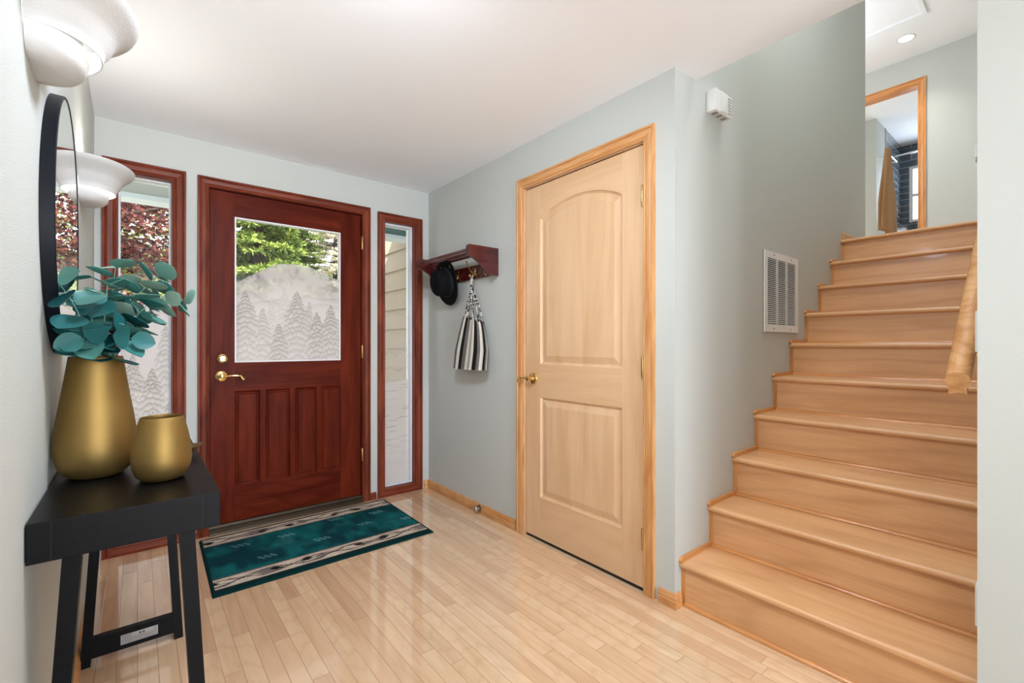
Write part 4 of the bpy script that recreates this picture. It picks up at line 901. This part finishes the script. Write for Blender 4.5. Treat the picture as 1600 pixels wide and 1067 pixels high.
def scatter(centers, N, make, seed):
    """make(rs, N) -> local verts (N,k,3) ; returns arrays"""
    pass
def foliage_mesh(name, parent, m, P, D, U, shape, smooth=False):
    """one mesh of many real leaf polygons: P positions, D directions, U side vectors, shape = list of (along, across, lift)"""
    N = len(P); sh = np.array(shape); k = len(sh); Nn = np.cross(D, U)
    V = P[:, None, :]+D[:, None, :]*sh[None, :, 0:1]+U[:, None, :]*sh[None, :, 1:2]+Nn[:, None, :]*sh[None, :, 2:3]
    me = bpy.data.meshes.new(name); me.vertices.add(N*k); me.vertices.foreach_set('co', V.astype(np.float32).ravel())
    me.loops.add(N*k); me.loops.foreach_set('vertex_index', np.arange(N*k, dtype=np.int32)); me.polygons.add(N); me.polygons.foreach_set('loop_start', np.arange(N, dtype=np.int32)*k)
    me.materials.append(m); me.update(calc_edges=True); me.validate()
    o = bpy.data.objects.new(name, me); C.objects.link(o); o.parent = parent; return o
def unit(v): return v/np.linalg.norm(v, axis=-1, keepdims=True)
def perp(D, rs):
    R_ = unit(rs.randn(*D.shape)); U = R_-D*np.sum(R_*D, -1, keepdims=True); return unit(U)
def maple(loc, label, cols, h, cr, n, seed, group):
    rs = np.random.RandomState(seed); t = empty('maple_tree', loc); tag(t, label, 'tree', group)
    b = MB(); bk = mat('bark_'+str(seed), sc(74, 60, 50), .9, bump=.6, bscale=40)
    b.tube([(0, 0, 0), (.04, .02, h*.3), (0, .03, h*.5), (.05, 0, h*.8)], [.09, .07, .055, .02], bk, 8)
    for k in range(9):
        a = k*2.4; r_ = cr*.75; z = h*(.32+.05*k); b.tube([(0, 0, z), (r_*.5*math.cos(a), r_*.5*math.sin(a), z+.25), (r_*math.cos(a), r_*math.sin(a), z+.35)], [.035, .022, .008], bk, 6)
    b.build('trunk', t, True)
    # horizontal tiers of leaf clusters
    nc = 90; c = unit(rs.randn(nc, 3))*(rs.rand(nc, 1)**.4); c[:, 0] *= cr; c[:, 1] *= cr; c[:, 2] = c[:, 2]*h*.36+h*.62
    which = rs.randint(0, nc, n); P = c[which]+rs.randn(n, 3)*np.array([.20, .20, .055])*cr/1.2
    D = unit(np.stack([rs.randn(n), rs.randn(n), rs.randn(n)*.35-.25], 1)); U = perp(D, rs); U[:, 2] *= .4; U = unit(U-D*np.sum(U*D, -1, keepdims=True))
    s = .030; star = [(0, 0, 0), (.5, -.9, -.1), (.75, -.35, 0), (1.3, -.75, -.15), (1.2, -.2, 0), (1.9, 0, -.2), (1.2, .2, 0), (1.3, .75, -.15), (.75, .35, 0), (.5, .9, -.1)]
    foliage_mesh('foliage', t, cols, P, D, U, [(p[0]*s, p[1]*s, p[2]*s) for p in star]); return t
def conifer(loc, label, cols, h, cr, nb, seed, group):
    rs = np.random.RandomState(seed); t = empty('conifer_tree', loc); tag(t, label, 'tree', group)
    b = MB(); bk = mat('bark_'+str(seed), sc(64, 52, 42), .9, bump=.6, bscale=40); b.tube([(0, 0, 0), (0, 0, h*.5), (0, 0, h)], [.14, .09, .02], bk, 8)
    Ps, Ds, Us = [], [], []
    for k in range(nb):
        z = h*(.12+.86*rs.rand()); L_ = cr*(1-z/h*.72)*(.75+.35*rs.rand()); a = rs.rand()*2*PI; dx, dy = math.cos(a), math.sin(a)
        if k % 6 == 0: b.tube([(0, 0, z), (dx*L_*.5, dy*L_*.5, z+.02), (dx*L_*.92, dy*L_*.92, z-.12*L_)], [.02, .012, .004], bk, 5)
        nt = 16
        for q in range(nt):
            s = .25+.75*(q+rs.rand())/nt; c = np.array([dx*L_*s, dy*L_*s, z-.12*L_*s*s]); side = 1 if q % 2 else -1
            tw = unit(np.array([dx+side*-dy*1.1, dy+side*dx*1.1, -.15+.25*rs.randn()*.5])); tl = .17*(1.2-s*.6)*(.7+.5*rs.rand()); nn = 15
            for w_ in range(nn):
                f = w_/nn; Ps.append(c+tw*tl*f); nd = unit(tw*.7+unit(rs.randn(3))*np.array([1, 1, .55])*.9+np.array([0, 0, .15])); Ds.append(nd); Us.append(unit(np.cross(nd, unit(rs.randn(3)))))
    b.build('trunk', t, True)
    foliage_mesh('foliage', t, cols, np.array(Ps), np.array(Ds), np.array(Us), [(0, -.007, 0), (.055, -.010, .0), (.082, 0, -.003), (.055, .010, 0), (0, .007, 0)]); return t
G1 = leaf_mat('fir_green', sc(58, 84, 34), sc(128, 152, 64), sc(196, 206, 108), .3, .6)
G2 = leaf_mat('fir_dark', sc(44, 62, 32), sc(88, 108, 46), sc(150, 158, 72), .25, .6)
G3 = leaf_mat('grey_brown_foliage', sc(150, 138, 118), sc(196, 186, 160), sc(224, 220, 196), .3, .6)
R1 = leaf_mat('red_maple_leaf', sc(62, 20, 28), sc(104, 42, 46), sc(178, 108, 92), .3, .5)
R2 = leaf_mat('green_shrub_leaf', sc(60, 84, 34), sc(120, 144, 52), sc(196, 196, 84), .35, .5)
GT = 'trees standing outside the entry'
maple((-.42, 7.2, -.1), 'deep red maple tree outside the left sidelight', R1, 4.4, 1.15, 17000, 1, GT)
maple((-2.9, 8.6, -.1), 'second red maple further left outside', R1, 4.6, 1.1, 5000, 2, GT)
maple((-.5, 10.0, -.1), 'yellow green leafy tree behind the red maple', R2, 4.8, 1.2, 12000, 3, GT)
conifer((1.35, 7.4, -.1), 'bright green conifer outside the door glass on the left', G1, 4.4, .95, 260, 4, GT)
conifer((2.35, 10.4, -.1), 'broad dark conifer centred beyond the door glass', G2, 6.5, 1.15, 420, 5, GT)
conifer((4.15, 12.6, -.1), 'grey brown tree at the right beyond the door glass', G3, 6.2, 1.5, 260, 6, GT)
conifer((4.25, 9.4, -.1), 'low yellow green conifer at the right beyond the door glass', G1, 3.4, 1.1, 220, 7, GT)
t = empty('hedge', (1, 15.2, -.1)); tag(t, 'tall dark green hedge closing the yard behind the trees', 'hedge')
rs = np.random.RandomState(9); N = 42000; P = np.stack([rs.rand(N)*14-7, rs.rand(N)*1.0-.5, rs.rand(N)**.8*3.3+.35*np.sin(rs.rand(N)*6)], 1)
D = unit(rs.randn(N, 3)+np.array([0, -.3, .2])); U = perp(D, rs)
foliage_mesh('foliage', t, G2, P, D, U, [(0, 0, 0), (.05, -.035, 0), (.12, -.03, .01), (.17, 0, 0), (.12, .03, .01), (.05, .035, 0)])
b = MB(); b.box(-6.8, 6.8, -.12, .12, 0, 3.4, mat('hedge_core', sc(38, 48, 28), .95)); b.build('branches', t)
